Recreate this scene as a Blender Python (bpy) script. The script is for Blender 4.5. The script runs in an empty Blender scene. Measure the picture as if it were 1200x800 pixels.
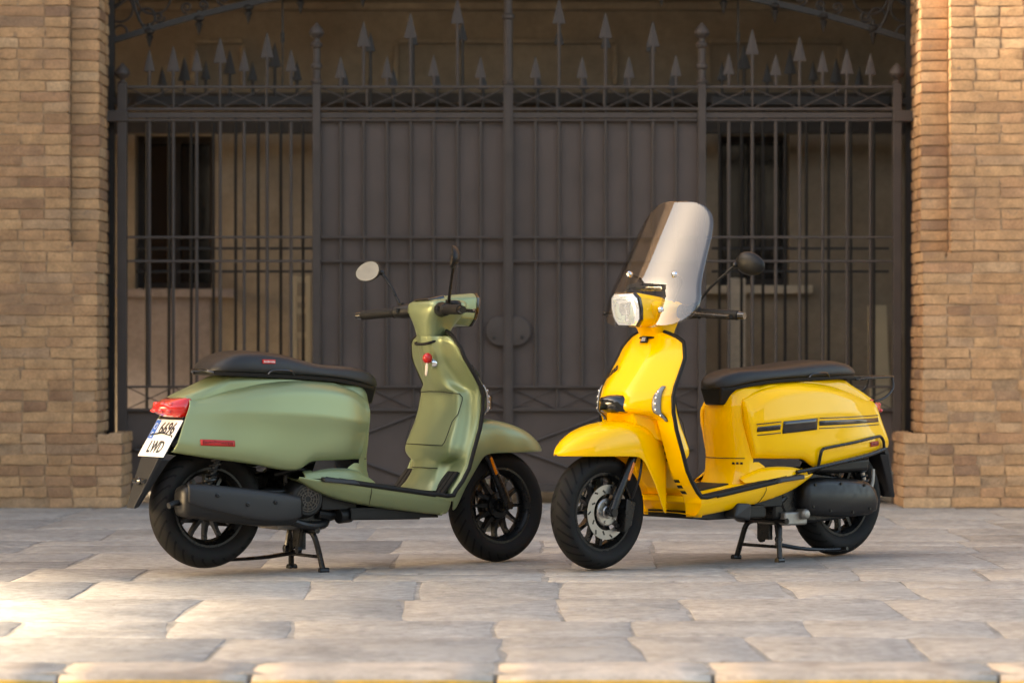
import bpy, bmesh, math, random
from mathutils import Vector, Matrix, Euler
R = math.radians
scn = bpy.context.scene
COL = scn.collection

# ------------------------------------------------------------------ camera
CAM_H, FPX = 0.9, 3700.0
cam_d = bpy.data.cameras.new("camera")
cam_d.sensor_width = 36.0
cam_d.lens = 36.0 * FPX / 1200.0
cam_d.clip_start = 0.1
cam_d.clip_end = 2000
cam_d.dof.use_dof = True
cam_d.dof.focus_distance = 12.6
cam_d.dof.aperture_fstop = 3.2
cam = bpy.data.objects.new("camera", cam_d)
cam.location = (0, 0, CAM_H)
cam.rotation_euler = (R(90), 0, 0)
COL.objects.link(cam)
scn.camera = cam

# ------------------------------------------------------------------ world, sun, exposure
SUN_EL, SUN_AZ = 24.0, 262.0         # azimuth clockwise from +Y: low, from the left along the street
world = bpy.data.worlds.new("World")
scn.world = world
world.use_nodes = True
wn = world.node_tree
wn.nodes.clear()
sky = wn.nodes.new("ShaderNodeTexSky")
sky.sky_type = 'NISHITA'
sky.sun_disc = False
sky.sun_elevation = R(SUN_EL)
sky.sun_rotation = R(SUN_AZ)
sky.air_density = 1.0
sky.dust_density = 4.0
sky.ozone_density = 1.0
bg = wn.nodes.new("ShaderNodeBackground")
bg.inputs["Strength"].default_value = 0.15
wo = wn.nodes.new("ShaderNodeOutputWorld")
wn.links.new(sky.outputs[0], bg.inputs["Color"])
wn.links.new(bg.outputs[0], wo.inputs["Surface"])

sun_d = bpy.data.lights.new("sun", 'SUN')
sun_d.energy = 5.0
sun_d.angle = R(6)
sun_d.color = (1.0, 0.93, 0.82)
sun = bpy.data.objects.new("sun", sun_d)
el, az = R(SUN_EL), R(SUN_AZ)
SUNV = Vector((math.sin(az) * math.cos(el), math.cos(az) * math.cos(el), math.sin(el)))
sun.rotation_euler = SUNV.to_track_quat('Z', 'Y').to_euler()
sun.location = SUNV * 30
COL.objects.link(sun)

vs = scn.view_settings
vs.view_transform = 'Standard'
vs.look = 'None'
vs.exposure = 2.4
vs.use_white_balance = True
vs.white_balance_temperature = 8050
vs.gamma = 1.0
vs.use_curve_mapping = False

# ------------------------------------------------------------------ helpers
def pchip(keys):
    keys = sorted(keys)
    xs = [k[0] for k in keys]; ys = [k[1] for k in keys]; n = len(xs)
    h = [xs[i+1]-xs[i] for i in range(n-1)]
    d = [(ys[i+1]-ys[i])/h[i] for i in range(n-1)]
    m = [0.0]*n
    m[0], m[-1] = d[0], d[-1]
    for i in range(1, n-1):
        if d[i-1]*d[i] <= 0: m[i] = 0.0
        else:
            w1, w2 = 2*h[i]+h[i-1], h[i]+2*h[i-1]
            m[i] = (w1+w2)/(w1/d[i-1]+w2/d[i])
    def f(x):
        if x <= xs[0]: return ys[0]
        if x >= xs[-1]: return ys[-1]
        i = 0
        while x > xs[i+1]: i += 1
        t = (x-xs[i])/h[i]
        return (ys[i]*(1+2*t)*(1-t)**2 + h[i]*m[i]*t*(1-t)**2
                + ys[i+1]*t*t*(3-2*t) + h[i]*m[i+1]*t*t*(t-1))
    return f

def lerp(a, b, t): return a+(b-a)*t
def sstep(a, b, x):
    t = min(1, max(0, (x-a)/(b-a))); return t*t*(3-2*t)

def mesh_obj(name, verts, faces, mat=None, parent=None, smooth=True, mats=None, midx=None):
    me = bpy.data.meshes.new(name)
    me.from_pydata([tuple(v) for v in verts], [], faces)
    if mats:
        for m in mats: me.materials.append(m)
        if midx:
            for p, i in zip(me.polygons, midx): p.material_index = i
    elif mat: me.materials.append(mat)
    if smooth:
        for p in me.polygons: p.use_smooth = True
    me.update()
    ob = bpy.data.objects.new(name, me)
    COL.objects.link(ob)
    if parent: ob.parent = parent
    return ob

def link(name, me, parent=None, loc=(0, 0, 0), rot=(0, 0, 0), sc=(1, 1, 1)):
    ob = bpy.data.objects.new(name, me)
    COL.objects.link(ob)
    ob.parent = parent
    ob.location = loc; ob.rotation_euler = rot; ob.scale = sc
    return ob

def empty(name, loc=(0, 0, 0), rot=(0, 0, 0)):
    o = bpy.data.objects.new(name, None)
    COL.objects.link(o); o.location = loc; o.rotation_euler = rot
    o.empty_display_size = 0.2
    return o

def tag(o, label=None, cat=None, group=None, kind=None):
    if label: o["label"] = label
    if cat: o["category"] = cat
    if group: o["group"] = group
    if kind: o["kind"] = kind
    return o

def subsurf(o, n=2):
    m = o.modifiers.new("sub", 'SUBSURF'); m.levels = n; m.render_levels = n
    return o
def solidify(o, t, off=-1):
    m = o.modifiers.new("sol", 'SOLIDIFY'); m.thickness = t; m.offset = off
    m.use_even_offset = False
    return o
def bevel(o, w, seg=2, ang=40):
    m = o.modifiers.new("bev", 'BEVEL'); m.width = w; m.segments = seg
    m.limit_method = 'ANGLE'; m.angle_limit = R(ang)
    return o
def split(o, ang=35):
    bm = bmesh.new(); bm.from_mesh(o.data)
    for e in bm.edges:
        if len(e.link_faces) == 2 and e.calc_face_angle(0) > R(ang): e.smooth = False
    bm.to_mesh(o.data); bm.free()
    return o

def grid(rows, close_u=False, close_v=False, cap=False):
    """rows: list of equal-length point lists"""
    V = [p for r in rows for p in r]; F = []
    nr, nc = len(rows), len(rows[0])
    for i in range(nr if close_u else nr-1):
        a = i*nc; b = ((i+1) % nr)*nc
        for j in range(nc if close_v else nc-1):
            k = (j+1) % nc
            F.append((a+j, a+k, b+k, b+j))
    if cap:
        F.append(tuple(range(nc))[::-1]); F.append(tuple(range((nr-1)*nc, nr*nc)))
    return V, F

class MB:
    """collects primitive shapes into one mesh"""
    def __init__(s): s.V = []; s.F = []; s.M = []; s.mi = 0
    def add(s, V, F):
        b = len(s.V); s.V += [tuple(v) for v in V]
        for f in F: s.F.append(tuple(i+b for i in f)); s.M.append(s.mi)
        return s
    def box(s, lo, hi, M=None):
        x0, y0, z0 = lo; x1, y1, z1 = hi
        V = [Vector(p) for p in ((x0,y0,z0),(x1,y0,z0),(x1,y1,z0),(x0,y1,z0),(x0,y0,z1),(x1,y0,z1),(x1,y1,z1),(x0,y1,z1))]
        if M: V = [M @ v for v in V]
        return s.add(V, [(0,3,2,1),(4,5,6,7),(0,1,5,4),(1,2,6,5),(2,3,7,6),(3,0,4,7)])
    def hexa(s, P):
        return s.add(P, [(0,3,2,1),(4,5,6,7),(0,1,5,4),(1,2,6,5),(2,3,7,6),(3,0,4,7)])
    def tube(s, pts, r, n=8, smooth=0, closed=False, cap=True):
        P = [Vector(p) for p in pts]
        if smooth: P, r = catmull(P, r, smooth, closed)
        if not isinstance(r, (list, tuple)): r = [r]*len(P)
        rows = []; up = None; N = len(P)
        for i, p in enumerate(P):
            if closed: t = (P[(i+1) % N]-P[i-1])
            else: t = (P[min(i+1, N-1)]-P[max(i-1, 0)])
            t.normalize()
            if up is None:
                up = Vector((0, 0, 1)) if abs(t.z) < .9 else Vector((1, 0, 0))
            a = t.cross(up); 
            if a.length < 1e-5: a = t.orthogonal()
            a.normalize(); up = a.cross(t).normalized()
            rows.append([p+(a*math.cos(2*math.pi*k/n)+up*math.sin(2*math.pi*k/n))*r[i] for k in range(n)])
        V, F = grid(rows, close_u=closed, close_v=True, cap=cap and not closed)
        return s.add(V, F)
    def lathe(s, prof, n=32, M=None, closed=False):
        """prof (r, a): radius, position along local Y axis"""
        rows = []
        for r, a in prof:
            rows.append([Vector((r*math.cos(2*math.pi*k/n), a, r*math.sin(2*math.pi*k/n))) for k in range(n)])
        if M: rows = [[M @ v for v in q] for q in rows]
        V, F = grid(rows, close_u=closed, close_v=True, cap=not closed)
        return s.add(V, F)
    def ball(s, c, r, n=12, m=8):
        c = Vector(c); rr = r if isinstance(r, (tuple, list)) else (r, r, r)
        rows = []
        for i in range(m+1):
            t = math.pi*i/m; q = max(math.sin(t), 1e-3)
            rows.append([c+Vector((rr[0]*q*math.cos(2*math.pi*k/n), rr[1]*q*math.sin(2*math.pi*k/n), rr[2]*math.cos(t))) for k in range(n)])
        V, F = grid(rows, close_v=True, cap=True)
        return s.add(V, F)
    def loft(s, rows, close_v=True, cap=True):
        V, F = grid(rows, close_v=close_v, cap=cap); return s.add(V, F)
    def xf(s, M):
        s.V = [tuple(M @ Vector(v)) for v in s.V]; return s
    def build(s, name, mat, parent=None, smooth=True, ang=35, mats=None):
        o = mesh_obj(name, s.V, s.F, mat, parent, smooth, mats, s.M if mats else None)
        if smooth: split(o, ang)
        return o

def catmull(P, r, k, closed=False):
    N = len(P); Q = []; Rr = []
    rl = r if isinstance(r, (list, tuple)) else [r]*N
    for i in range(N if closed else N-1):
        p0 = P[(i-1) % N] if (closed or i > 0) else P[0]
        p1, p2 = P[i], P[(i+1) % N]
        p3 = P[(i+2) % N] if (closed or i+2 < N) else P[-1]
        for j in range(k):
            t = j/k
            Q.append(0.5*((2*p1)+(-p0+p2)*t+(2*p0-5*p1+4*p2-p3)*t*t+(-p0+3*p1-3*p2+p3)*t**3))
            Rr.append(lerp(rl[i], rl[(i+1) % N], t))
    if not closed: Q.append(P[-1]); Rr.append(rl[-1])
    return Q, Rr

def text_mesh(txt, size, depth=0.0004, bold=0.0):
    cu = bpy.data.curves.new("lettering", 'FONT')
    cu.body = txt; cu.size = size; cu.extrude = depth; cu.offset = bold
    cu.align_x = 'CENTER'; cu.align_y = 'CENTER'; cu.resolution_u = 3
    ob = bpy.data.objects.new("lettering_tmp", cu)
    COL.objects.link(ob)
    dg = bpy.context.evaluated_depsgraph_get(); dg.update()
    me = bpy.data.meshes.new_from_object(ob.evaluated_get(dg))
    bpy.data.objects.remove(ob)
    return me

# ------------------------------------------------------------------ materials
def nodes(name):
    m = bpy.data.materials.new(name); m.use_nodes = True
    nt = m.node_tree; b = nt.nodes["Principled BSDF"]
    return m, nt, b

def pbr(name, col, rough=0.5, metal=0.0, coat=0.0, noise=0.0, nscale=30, bump=0.0, bscale=200, rvar=0.0, spec=None, coat_rough=0.03):
    m, nt, b = nodes(name)
    b.inputs["Base Color"].default_value = (*col, 1)
    b.inputs["Roughness"].default_value = rough
    b.inputs["Metallic"].default_value = metal
    b.inputs["Coat Weight"].default_value = coat
    b.inputs["Coat Roughness"].default_value = coat_rough
    if spec is not None: b.inputs["Specular IOR Level"].default_value = spec
    tc = nt.nodes.new("ShaderNodeTexCoord")
    if noise or rvar:
        n = nt.nodes.new("ShaderNodeTexNoise"); n.inputs["Scale"].default_value = nscale; n.inputs["Detail"].default_value = 5
        nt.links.new(tc.outputs["Object"], n.inputs["Vector"])
        if noise:
            mx = nt.nodes.new("ShaderNodeMix"); mx.data_type = 'RGBA'
            mx.inputs[6].default_value = (*[c*(1-noise) for c in col], 1)
            mx.inputs[7].default_value = (*[min(1, c*(1+noise)) for c in col], 1)
            nt.links.new(n.outputs["Fac"], mx.inputs[0]); nt.links.new(mx.outputs[2], b.inputs["Base Color"])
        if rvar:
            mr = nt.nodes.new("ShaderNodeMapRange")
            mr.inputs["From Min"].default_value = .3; mr.inputs["From Max"].default_value = .7
            mr.inputs["To Min"].default_value = max(0, rough-rvar); mr.inputs["To Max"].default_value = min(1, rough+rvar)
            nt.links.new(n.outputs["Fac"], mr.inputs["Value"]); nt.links.new(mr.outputs[0], b.inputs["Roughness"])
    if bump:
        n2 = nt.nodes.new("ShaderNodeTexNoise"); n2.inputs["Scale"].default_value = bscale; n2.inputs["Detail"].default_value = 4
        nt.links.new(tc.outputs["Object"], n2.inputs["Vector"])
        bp = nt.nodes.new("ShaderNodeBump"); bp.inputs["Strength"].default_value = bump; bp.inputs["Distance"].default_value = 0.002
        nt.links.new(n2.outputs["Fac"], bp.inputs["Height"]); nt.links.new(bp.outputs[0], b.inputs["Normal"])
    return m

def ramp(nt, stops):
    r = nt.nodes.new("ShaderNodeValToRGB")
    el = r.color_ramp.elements
    while len(el) > 1: el.remove(el[-1])
    el[0].position = stops[0][0]; el[0].color = (*stops[0][1], 1)
    for p, c in stops[1:]:
        e = el.new(p); e.color = (*c, 1)
    return r

def masonry(name, stops, rnd, rough=0.9, mott=0.35, mscale=9, bump=0.6, bdist=0.006, bscale=38, stain=None, fine=.16, pits=0.0):
    """stone, brick or mortar: one tone per piece (rnd: 'object' or 'island'), mottled by noise"""
    m, nt, b = nodes(name); L = nt.links.new
    tc = nt.nodes.new("ShaderNodeTexCoord"); geo = nt.nodes.new("ShaderNodeNewGeometry")
    oi = nt.nodes.new("ShaderNodeObjectInfo")
    r = ramp(nt, stops)
    if rnd == 'object': L(oi.outputs["Random"], r.inputs[0])
    elif rnd == 'island': L(geo.outputs["Random Per Island"], r.inputs[0])
    else: r.inputs[0].default_value = .5
    n = nt.nodes.new("ShaderNodeTexNoise"); n.inputs["Scale"].default_value = mscale; n.inputs["Detail"].default_value = 7; n.inputs["Roughness"].default_value = .65
    L(geo.outputs["Position"], n.inputs["Vector"])
    mr = nt.nodes.new("ShaderNodeMapRange"); mr.inputs["From Min"].default_value = .3; mr.inputs["From Max"].default_value = .7
    mr.inputs["To Min"].default_value = 1-mott; mr.inputs["To Max"].default_value = 1+mott
    L(n.outputs["Fac"], mr.inputs["Value"])
    mul = nt.nodes.new("ShaderNodeMix"); mul.data_type = 'RGBA'; mul.blend_type = 'MULTIPLY'; mul.inputs[0].default_value = 1
    L(r.outputs[0], mul.inputs[6]); L(mr.outputs[0], mul.inputs[7])
    out = mul.outputs[2]
    nf = nt.nodes.new("ShaderNodeTexNoise"); nf.inputs["Scale"].default_value = mscale*6.5; nf.inputs["Detail"].default_value = 6; nf.inputs["Roughness"].default_value = .7
    L(geo.outputs["Position"], nf.inputs["Vector"])
    mf = nt.nodes.new("ShaderNodeMapRange"); mf.inputs["From Min"].default_value = .32; mf.inputs["From Max"].default_value = .68
    mf.inputs["To Min"].default_value = 1-fine; mf.inputs["To Max"].default_value = 1+fine
    L(nf.outputs["Fac"], mf.inputs["Value"])
    mu2 = nt.nodes.new("ShaderNodeMix"); mu2.data_type = 'RGBA'; mu2.blend_type = 'MULTIPLY'; mu2.inputs[0].default_value = 1
    L(out, mu2.inputs[6]); L(mf.outputs[0], mu2.inputs[7]); out = mu2.outputs[2]
    if pits:
        npi = nt.nodes.new("ShaderNodeTexNoise"); npi.inputs["Scale"].default_value = 26; npi.inputs["Detail"].default_value = 3; npi.inputs["Distortion"].default_value = .6
        L(geo.outputs["Position"], npi.inputs["Vector"])
        mp = nt.nodes.new("ShaderNodeMapRange"); mp.inputs["From Min"].default_value = .66; mp.inputs["From Max"].default_value = .74; mp.inputs["To Max"].default_value = pits
        L(npi.outputs["Fac"], mp.inputs["Value"])
        mm_ = nt.nodes.new("ShaderNodeMix"); mm_.data_type = 'RGBA'; mm_.inputs[7].default_value = (.13, .105, .085, 1)
        L(mp.outputs[0], mm_.inputs[0]); L(out, mm_.inputs[6]); out = mm_.outputs[2]
    if stain:
        col, sc, lo, hi, amt = stain
        n3 = nt.nodes.new("ShaderNodeTexNoise"); n3.inputs["Scale"].default_value = sc; n3.inputs["Detail"].default_value = 6
        L(geo.outputs["Position"], n3.inputs["Vector"])
        m3 = nt.nodes.new("ShaderNodeMapRange"); m3.inputs["From Min"].default_value = lo; m3.inputs["From Max"].default_value = hi
        m3.inputs["To Max"].default_value = amt
        L(n3.outputs["Fac"], m3.inputs["Value"])
        mm = nt.nodes.new("ShaderNodeMix"); mm.data_type = 'RGBA'; mm.inputs[7].default_value = (*col, 1)
        L(m3.outputs[0], mm.inputs[0]); L(out, mm.inputs[6]); out = mm.outputs[2]
    L(out, b.inputs["Base Color"])
    b.inputs["Roughness"].default_value = rough
    n2 = nt.nodes.new("ShaderNodeTexNoise"); n2.inputs["Scale"].default_value = bscale; n2.inputs["Detail"].default_value = 8; n2.inputs["Roughness"].default_value = .7
    L(geo.outputs["Position"], n2.inputs["Vector"])
    bp = nt.nodes.new("ShaderNodeBump"); bp.inputs["Strength"].default_value = bump; bp.inputs["Distance"].default_value = bdist
    L(n2.outputs["Fac"], bp.inputs["Height"]); L(bp.outputs[0], b.inputs["Normal"])
    return m

BR = [(0, (.27,.145,.080)), (.12, (.385,.215,.105)), (.4, (.46,.27,.135)), (.62, (.43,.242,.120)), (.8, (.36,.195,.104)), (.92, (.49,.31,.17)), (1, (.24,.135,.08))]
M = {}
M['brick'] = masonry("brick", BR, 'object', stain=((.20,.12,.08), 3.2, .55, .72, .55), mott=.24, mscale=12, bump=.6, bdist=.004, bscale=85, fine=.22, pits=.5)
M['brick_i'] = masonry("brick_reveal", BR, 'island', stain=((.20,.12,.08), 3.2, .55, .72, .55), mott=.24, mscale=12, bump=.6, bdist=.004, bscale=85, fine=.22, pits=.5)
M['mortar'] = masonry("mortar", [(0, (.37,.235,.135)), (1, (.37,.235,.135))], None, mott=.3, mscale=14, bump=1, bdist=.01, bscale=60)
FL = [(0, (.205,.189,.171)), (.07, (.285,.263,.236)), (.30, (.318,.294,.264)), (.55, (.328,.303,.272)), (.75, (.310,.287,.259)), (.95, (.287,.267,.242)), (1, (.20,.185,.168))]
M['flag'] = masonry("paving_stone", FL, 'object', rough=.66, mott=.26, mscale=3.2, bump=1.0, bdist=.0065, bscale=20, stain=((.39,.35,.30), 1.7, .52, .66, .45), fine=.36, pits=.9)
M['grout'] = masonry("paving_joint", [(0, (.285,.258,.225)), (1, (.285,.258,.225))], None, mott=.45, mscale=4, bump=1, bdist=.008, bscale=40, fine=.3, pits=.8)
M['kerb'] = masonry("kerb_stone", [(0, (.40,.34,.28)), (1, (.48,.41,.34))], 'object', rough=.7, mott=.3, mscale=7, bump=.8, bdist=.006, bscale=25, stain=((.2,.16,.13), 4, .55, .7, .7))
M['road'] = masonry("asphalt", [(0, (.055,.053,.05)), (1, (.055,.053,.05))], None, mott=.35, mscale=30, bump=1, bdist=.006, bscale=120)
M['plaster'] = masonry("old_plaster", [(0, (.28,.228,.17)), (1, (.28,.228,.17))], None, rough=.85, mott=.14, mscale=2.5, bump=.25, stain=((.20,.14,.09), 1.5, .5, .75, .6))
M['plaster_pale'] = masonry("pale_plaster", [(0, (.55,.47,.36)), (1, (.55,.47,.36))], None, rough=.85, mott=.12, mscale=3, bump=.2)
M['plaster_grey'] = masonry("mauve_plaster", [(0, (.25,.21,.20)), (1, (.25,.21,.20))], None, rough=.85, mott=.12, mscale=3, bump=.2)
M['iron'] = pbr("dark_painted_iron", (.054,.042,.036), .55, .0, noise=.4, nscale=9, bump=.3, bscale=70, rvar=.12, spec=.3)
M['iron_black'] = pbr("blackened_iron", (.022,.019,.017), .55, .3, noise=.2, nscale=14, bump=.2, bscale=90)
M['sheet'] = pbr("brown_sheet_metal", (.072,.053,.045), .52, .0, noise=.38, nscale=4, bump=.3, bscale=14, rvar=.1, spec=.35)
M['timber_dark'] = pbr("dark_timber", (.03,.022,.017), .6, noise=.3, nscale=20)
M['pane'] = pbr("dark_window_glass", (.012,.013,.015), .08, 0, rvar=.04)
M['yellow_line'] = masonry("yellow_kerb_paint", [(0, (.62,.36,.03)), (1, (.62,.36,.03))], None, rough=.6, mott=.25, mscale=10, bump=.4, stain=((.38,.30,.2), 9, .56, .68, .8))
M['pale_wood'] = pbr("pale_board", (.50,.41,.27), .7, noise=.12, nscale=10, bump=.1)

# ================================================================== SETTING
random.seed(11)
YW = 17.10            # front face of the brick wall
YG = 17.55            # plane of the iron gate
def gx(p, d=YG): return (p-600)*d/FPX
def gz(p, d=YG): return CAM_H-(p-400)*d/FPX

# ---- ground, road, pavement
def sheet(name, x0, x1, y0, y1, z, mat):
    return tag(mesh_obj(name, [(x0,y0,z),(x1,y0,z),(x1,y1,z),(x0,y1,z)], [(0,1,2,3)], mat, smooth=False), kind="structure")
sheet("ground", -400, 400, -400, 400, -.20, M['road'])
sheet("road", -60, 60, -7.0, 8.60, -.135, M['road'])
pave = tag(MB().box((-40, 8.60, -.19), (40, 24, -.0042)).build("pavement", M['grout'], smooth=False), kind="structure")

def stone(parent, name, poly, mat, gap=.006, ztop=0.0):
    cx = sum(p[0] for p in poly)/len(poly); cy = sum(p[1] for p in poly)/len(poly)
    P = []
    for x, y in poly:
        dx, dy = x-cx, y-cy; l = math.hypot(dx, dy)
        P.append((dx*(1-gap*1.3/l), dy*(1-gap*1.3/l)))
    n = len(P); zt = [ztop-random.uniform(0, .0022) for _ in P]
    V = [(x, y, -.03) for x, y in P] + [(x, y, z-.0020) for (x, y), z in zip(P, zt)]
    for (x, y), z in zip(P, zt):
        l = math.hypot(x, y); V.append((x*(1-.005/l), y*(1-.005/l), z))
    V.append((0, 0, ztop-random.uniform(0, .0018)))
    F = []
    for i in range(n):
        k = (i+1) % n
        F += [(i, k, n+k, n+i), (n+i, n+k, 2*n+k, 2*n+i), (2*n+i, 2*n+k, 3*n)]
    o = mesh_obj(name, V, F, mat, parent, smooth=True)
    split(o, 60)
    o.location = (cx, cy, 0)
    return o
def course(y0, amp, seed):
    rr = random.Random(seed); ph = [(rr.uniform(1.2, 4.5), rr.uniform(0, 6.28), rr.uniform(.3, 1)) for _ in range(4)]
    return lambda x: y0+amp*sum(a*math.sin(f*x+p) for f, p, a in ph)/2.4
y = 8.895; lo = (lambda x: 8.895); ci = 0
while y < 18.3:
    dep = random.uniform(.55, .95)
    hi = course(y+dep, .055, 40+ci)
    lim = .165*(y+dep)+.55
    x = -lim-random.uniform(0, .6); xt = x
    while x < lim:
        w = random.uniform(.34, .85)
        xn = x+w; xtn = xn+random.uniform(-.035, .035)
        xtn = max(xtn, xt+.2)
        def pl(xa, xb, xc, xd, fa, fb):
            e = lambda p, q, t: p+(q-p)*t
            j = lambda v: v+random.uniform(-.012, .012)
            q = random.uniform(.05, .11); v = random.uniform(.05, .10)
            A_, B_, C_, D_ = (xa, fa(xa)), (xb, fa(xb)), (xc, fb(xc)), (xd, fb(xd))
            out = []
            for p0, p1 in ((A_, B_), (B_, C_), (C_, D_), (D_, A_)):
                L_ = math.hypot(p1[0]-p0[0], p1[1]-p0[1]); c0 = random.uniform(.012, .05)/L_; c1 = random.uniform(.012, .05)/L_
                for t in (c0, .5, 1-c1):
                    out.append((j(e(p0[0], p1[0], t)), e(p0[1], p1[1], t)+random.uniform(-.016, .016)))
            return out
        if random.random() < .28:
            t = random.uniform(.38, .62)
            mid = lambda q, lo=lo, hi=hi, t=t: lerp(lo(q), hi(q), t)
            xm0, xm1 = lerp(x, xt, t), lerp(xn, xtn, t)
            stone(pave, "paving_stone", pl(x, xn, xm1, xm0, lo, mid), M['flag'])
            stone(pave, "paving_stone", pl(xm0, xm1, xtn, xt, mid, hi), M['flag'])
        else:
            stone(pave, "paving_stone", pl(x, xn, xtn, xt, lo, hi), M['flag'])
        x, xt = xn, xtn
    y += dep; lo = hi; ci += 1

# ---- kerb: worn stones, front faces painted yellow
kx = [-2.75, -2.02, (65-600)*8.55/FPX, (291-600)*8.55/FPX, (581-600)*8.55/FPX, (836-600)*8.55/FPX, (1172-600)*8.55/FPX, 2.05, 2.8]
for i in range(len(kx)-1):
    x0, x1 = kx[i]+.007, kx[i+1]-.007
    nx = 6
    cx = (x0+x1)/2
    prof = [(.335, -.15), (.335, -.006), (.325, 0), (.16, .001), (.05, -.001), (.022, -.005), (.006, -.018), (.0, -.045), (-.002, -.19)]
    rows = []
    for k in range(nx+1):
        t = k/nx
        ex = (1-min(1, min(t, 1-t)*9))*.006
        rows.append([(lerp(x0, x1, t)-cx+random.uniform(-.004, .004), yy+random.uniform(-.003, .003)+(ex if yy < .1 else 0), zz-(ex*.7 if zz > -.1 else 0)+random.uniform(-.0012, .0012)) for yy, zz in prof])
    V, F = grid(rows, cap=True)
    nf = len(prof)-1
    mi = [(1 if (j % nf) >= nf-2 else 0) for j in range(nx*nf)]+[0, 0]
    o = mesh_obj("kerb_stone", V, F, None, pave, True, [M['kerb'], M['yellow_line']], mi)
    o.location = (cx, 8.555, 0)

# ---- brick piers
def brick_mesh(name, L, Hh, D, seed, mat, rough=.004):
    rr = random.Random(seed)
    nx, nz = (5 if L > .16 else 3), 2
    V = []; F = []
    idx = {}
    for i in range(nx+1):
        for j in range(nz+1):
            ed = (i in (0, nx)) + (j in (0, nz))
            yy = rr.uniform(-rough, rough)*.45 + (.0012 if ed == 1 else .0040 if ed == 2 else 0) 
            x = -L/2+L*i/nx + (rr.uniform(-.006, .006) if 0 < i < nx else rr.uniform(-.003, .003))
            z = -Hh/2+Hh*j/nz + rr.uniform(-.003, .003)
            idx[i, j] = len(V); V.append((x, yy, z))
    for i in range(nx):
        for j in range(nz):
            F.append((idx[i, j], idx[i+1, j], idx[i+1, j+1], idx[i, j+1]))
    ring = [(i, 0) for i in range(nx)]+[(nx, j) for j in range(nz)]+[(i, nz) for i in range(nx, 0, -1)]+[(0, j) for j in range(nz, 0, -1)]
    b = len(V)
    for k in ring:
        x, yy, z = V[idx[k]]; V.append((x*1.0, D, z))
    n = len(ring)
    for k in range(n):
        q = (k+1) % n
        F.append((idx[ring[q]], idx[ring[k]], b+k, b+q))
    me = bpy.data.meshes.new(name); me.from_pydata(V, [], F); me.materials.append(mat)
    for p in me.polygons: p.use_smooth = True
    bm = bmesh.new(); bm.from_mesh(me)
    for e in bm.edges:
        if len(e.link_faces) == 2 and e.calc_face_angle(0) > R(60): e.smooth = False
    bm.to_mesh(me); bm.free()
    me.update()
    return me
PITCH, BH = .0578, .0508
STRETCH = [brick_mesh("brick_long", .262, BH, .07, 100+k, M['brick']) for k in range(7)]
HEADER = [brick_mesh("brick_short", .128, BH, .07, 200+k, M['brick']) for k in range(7)]

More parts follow.
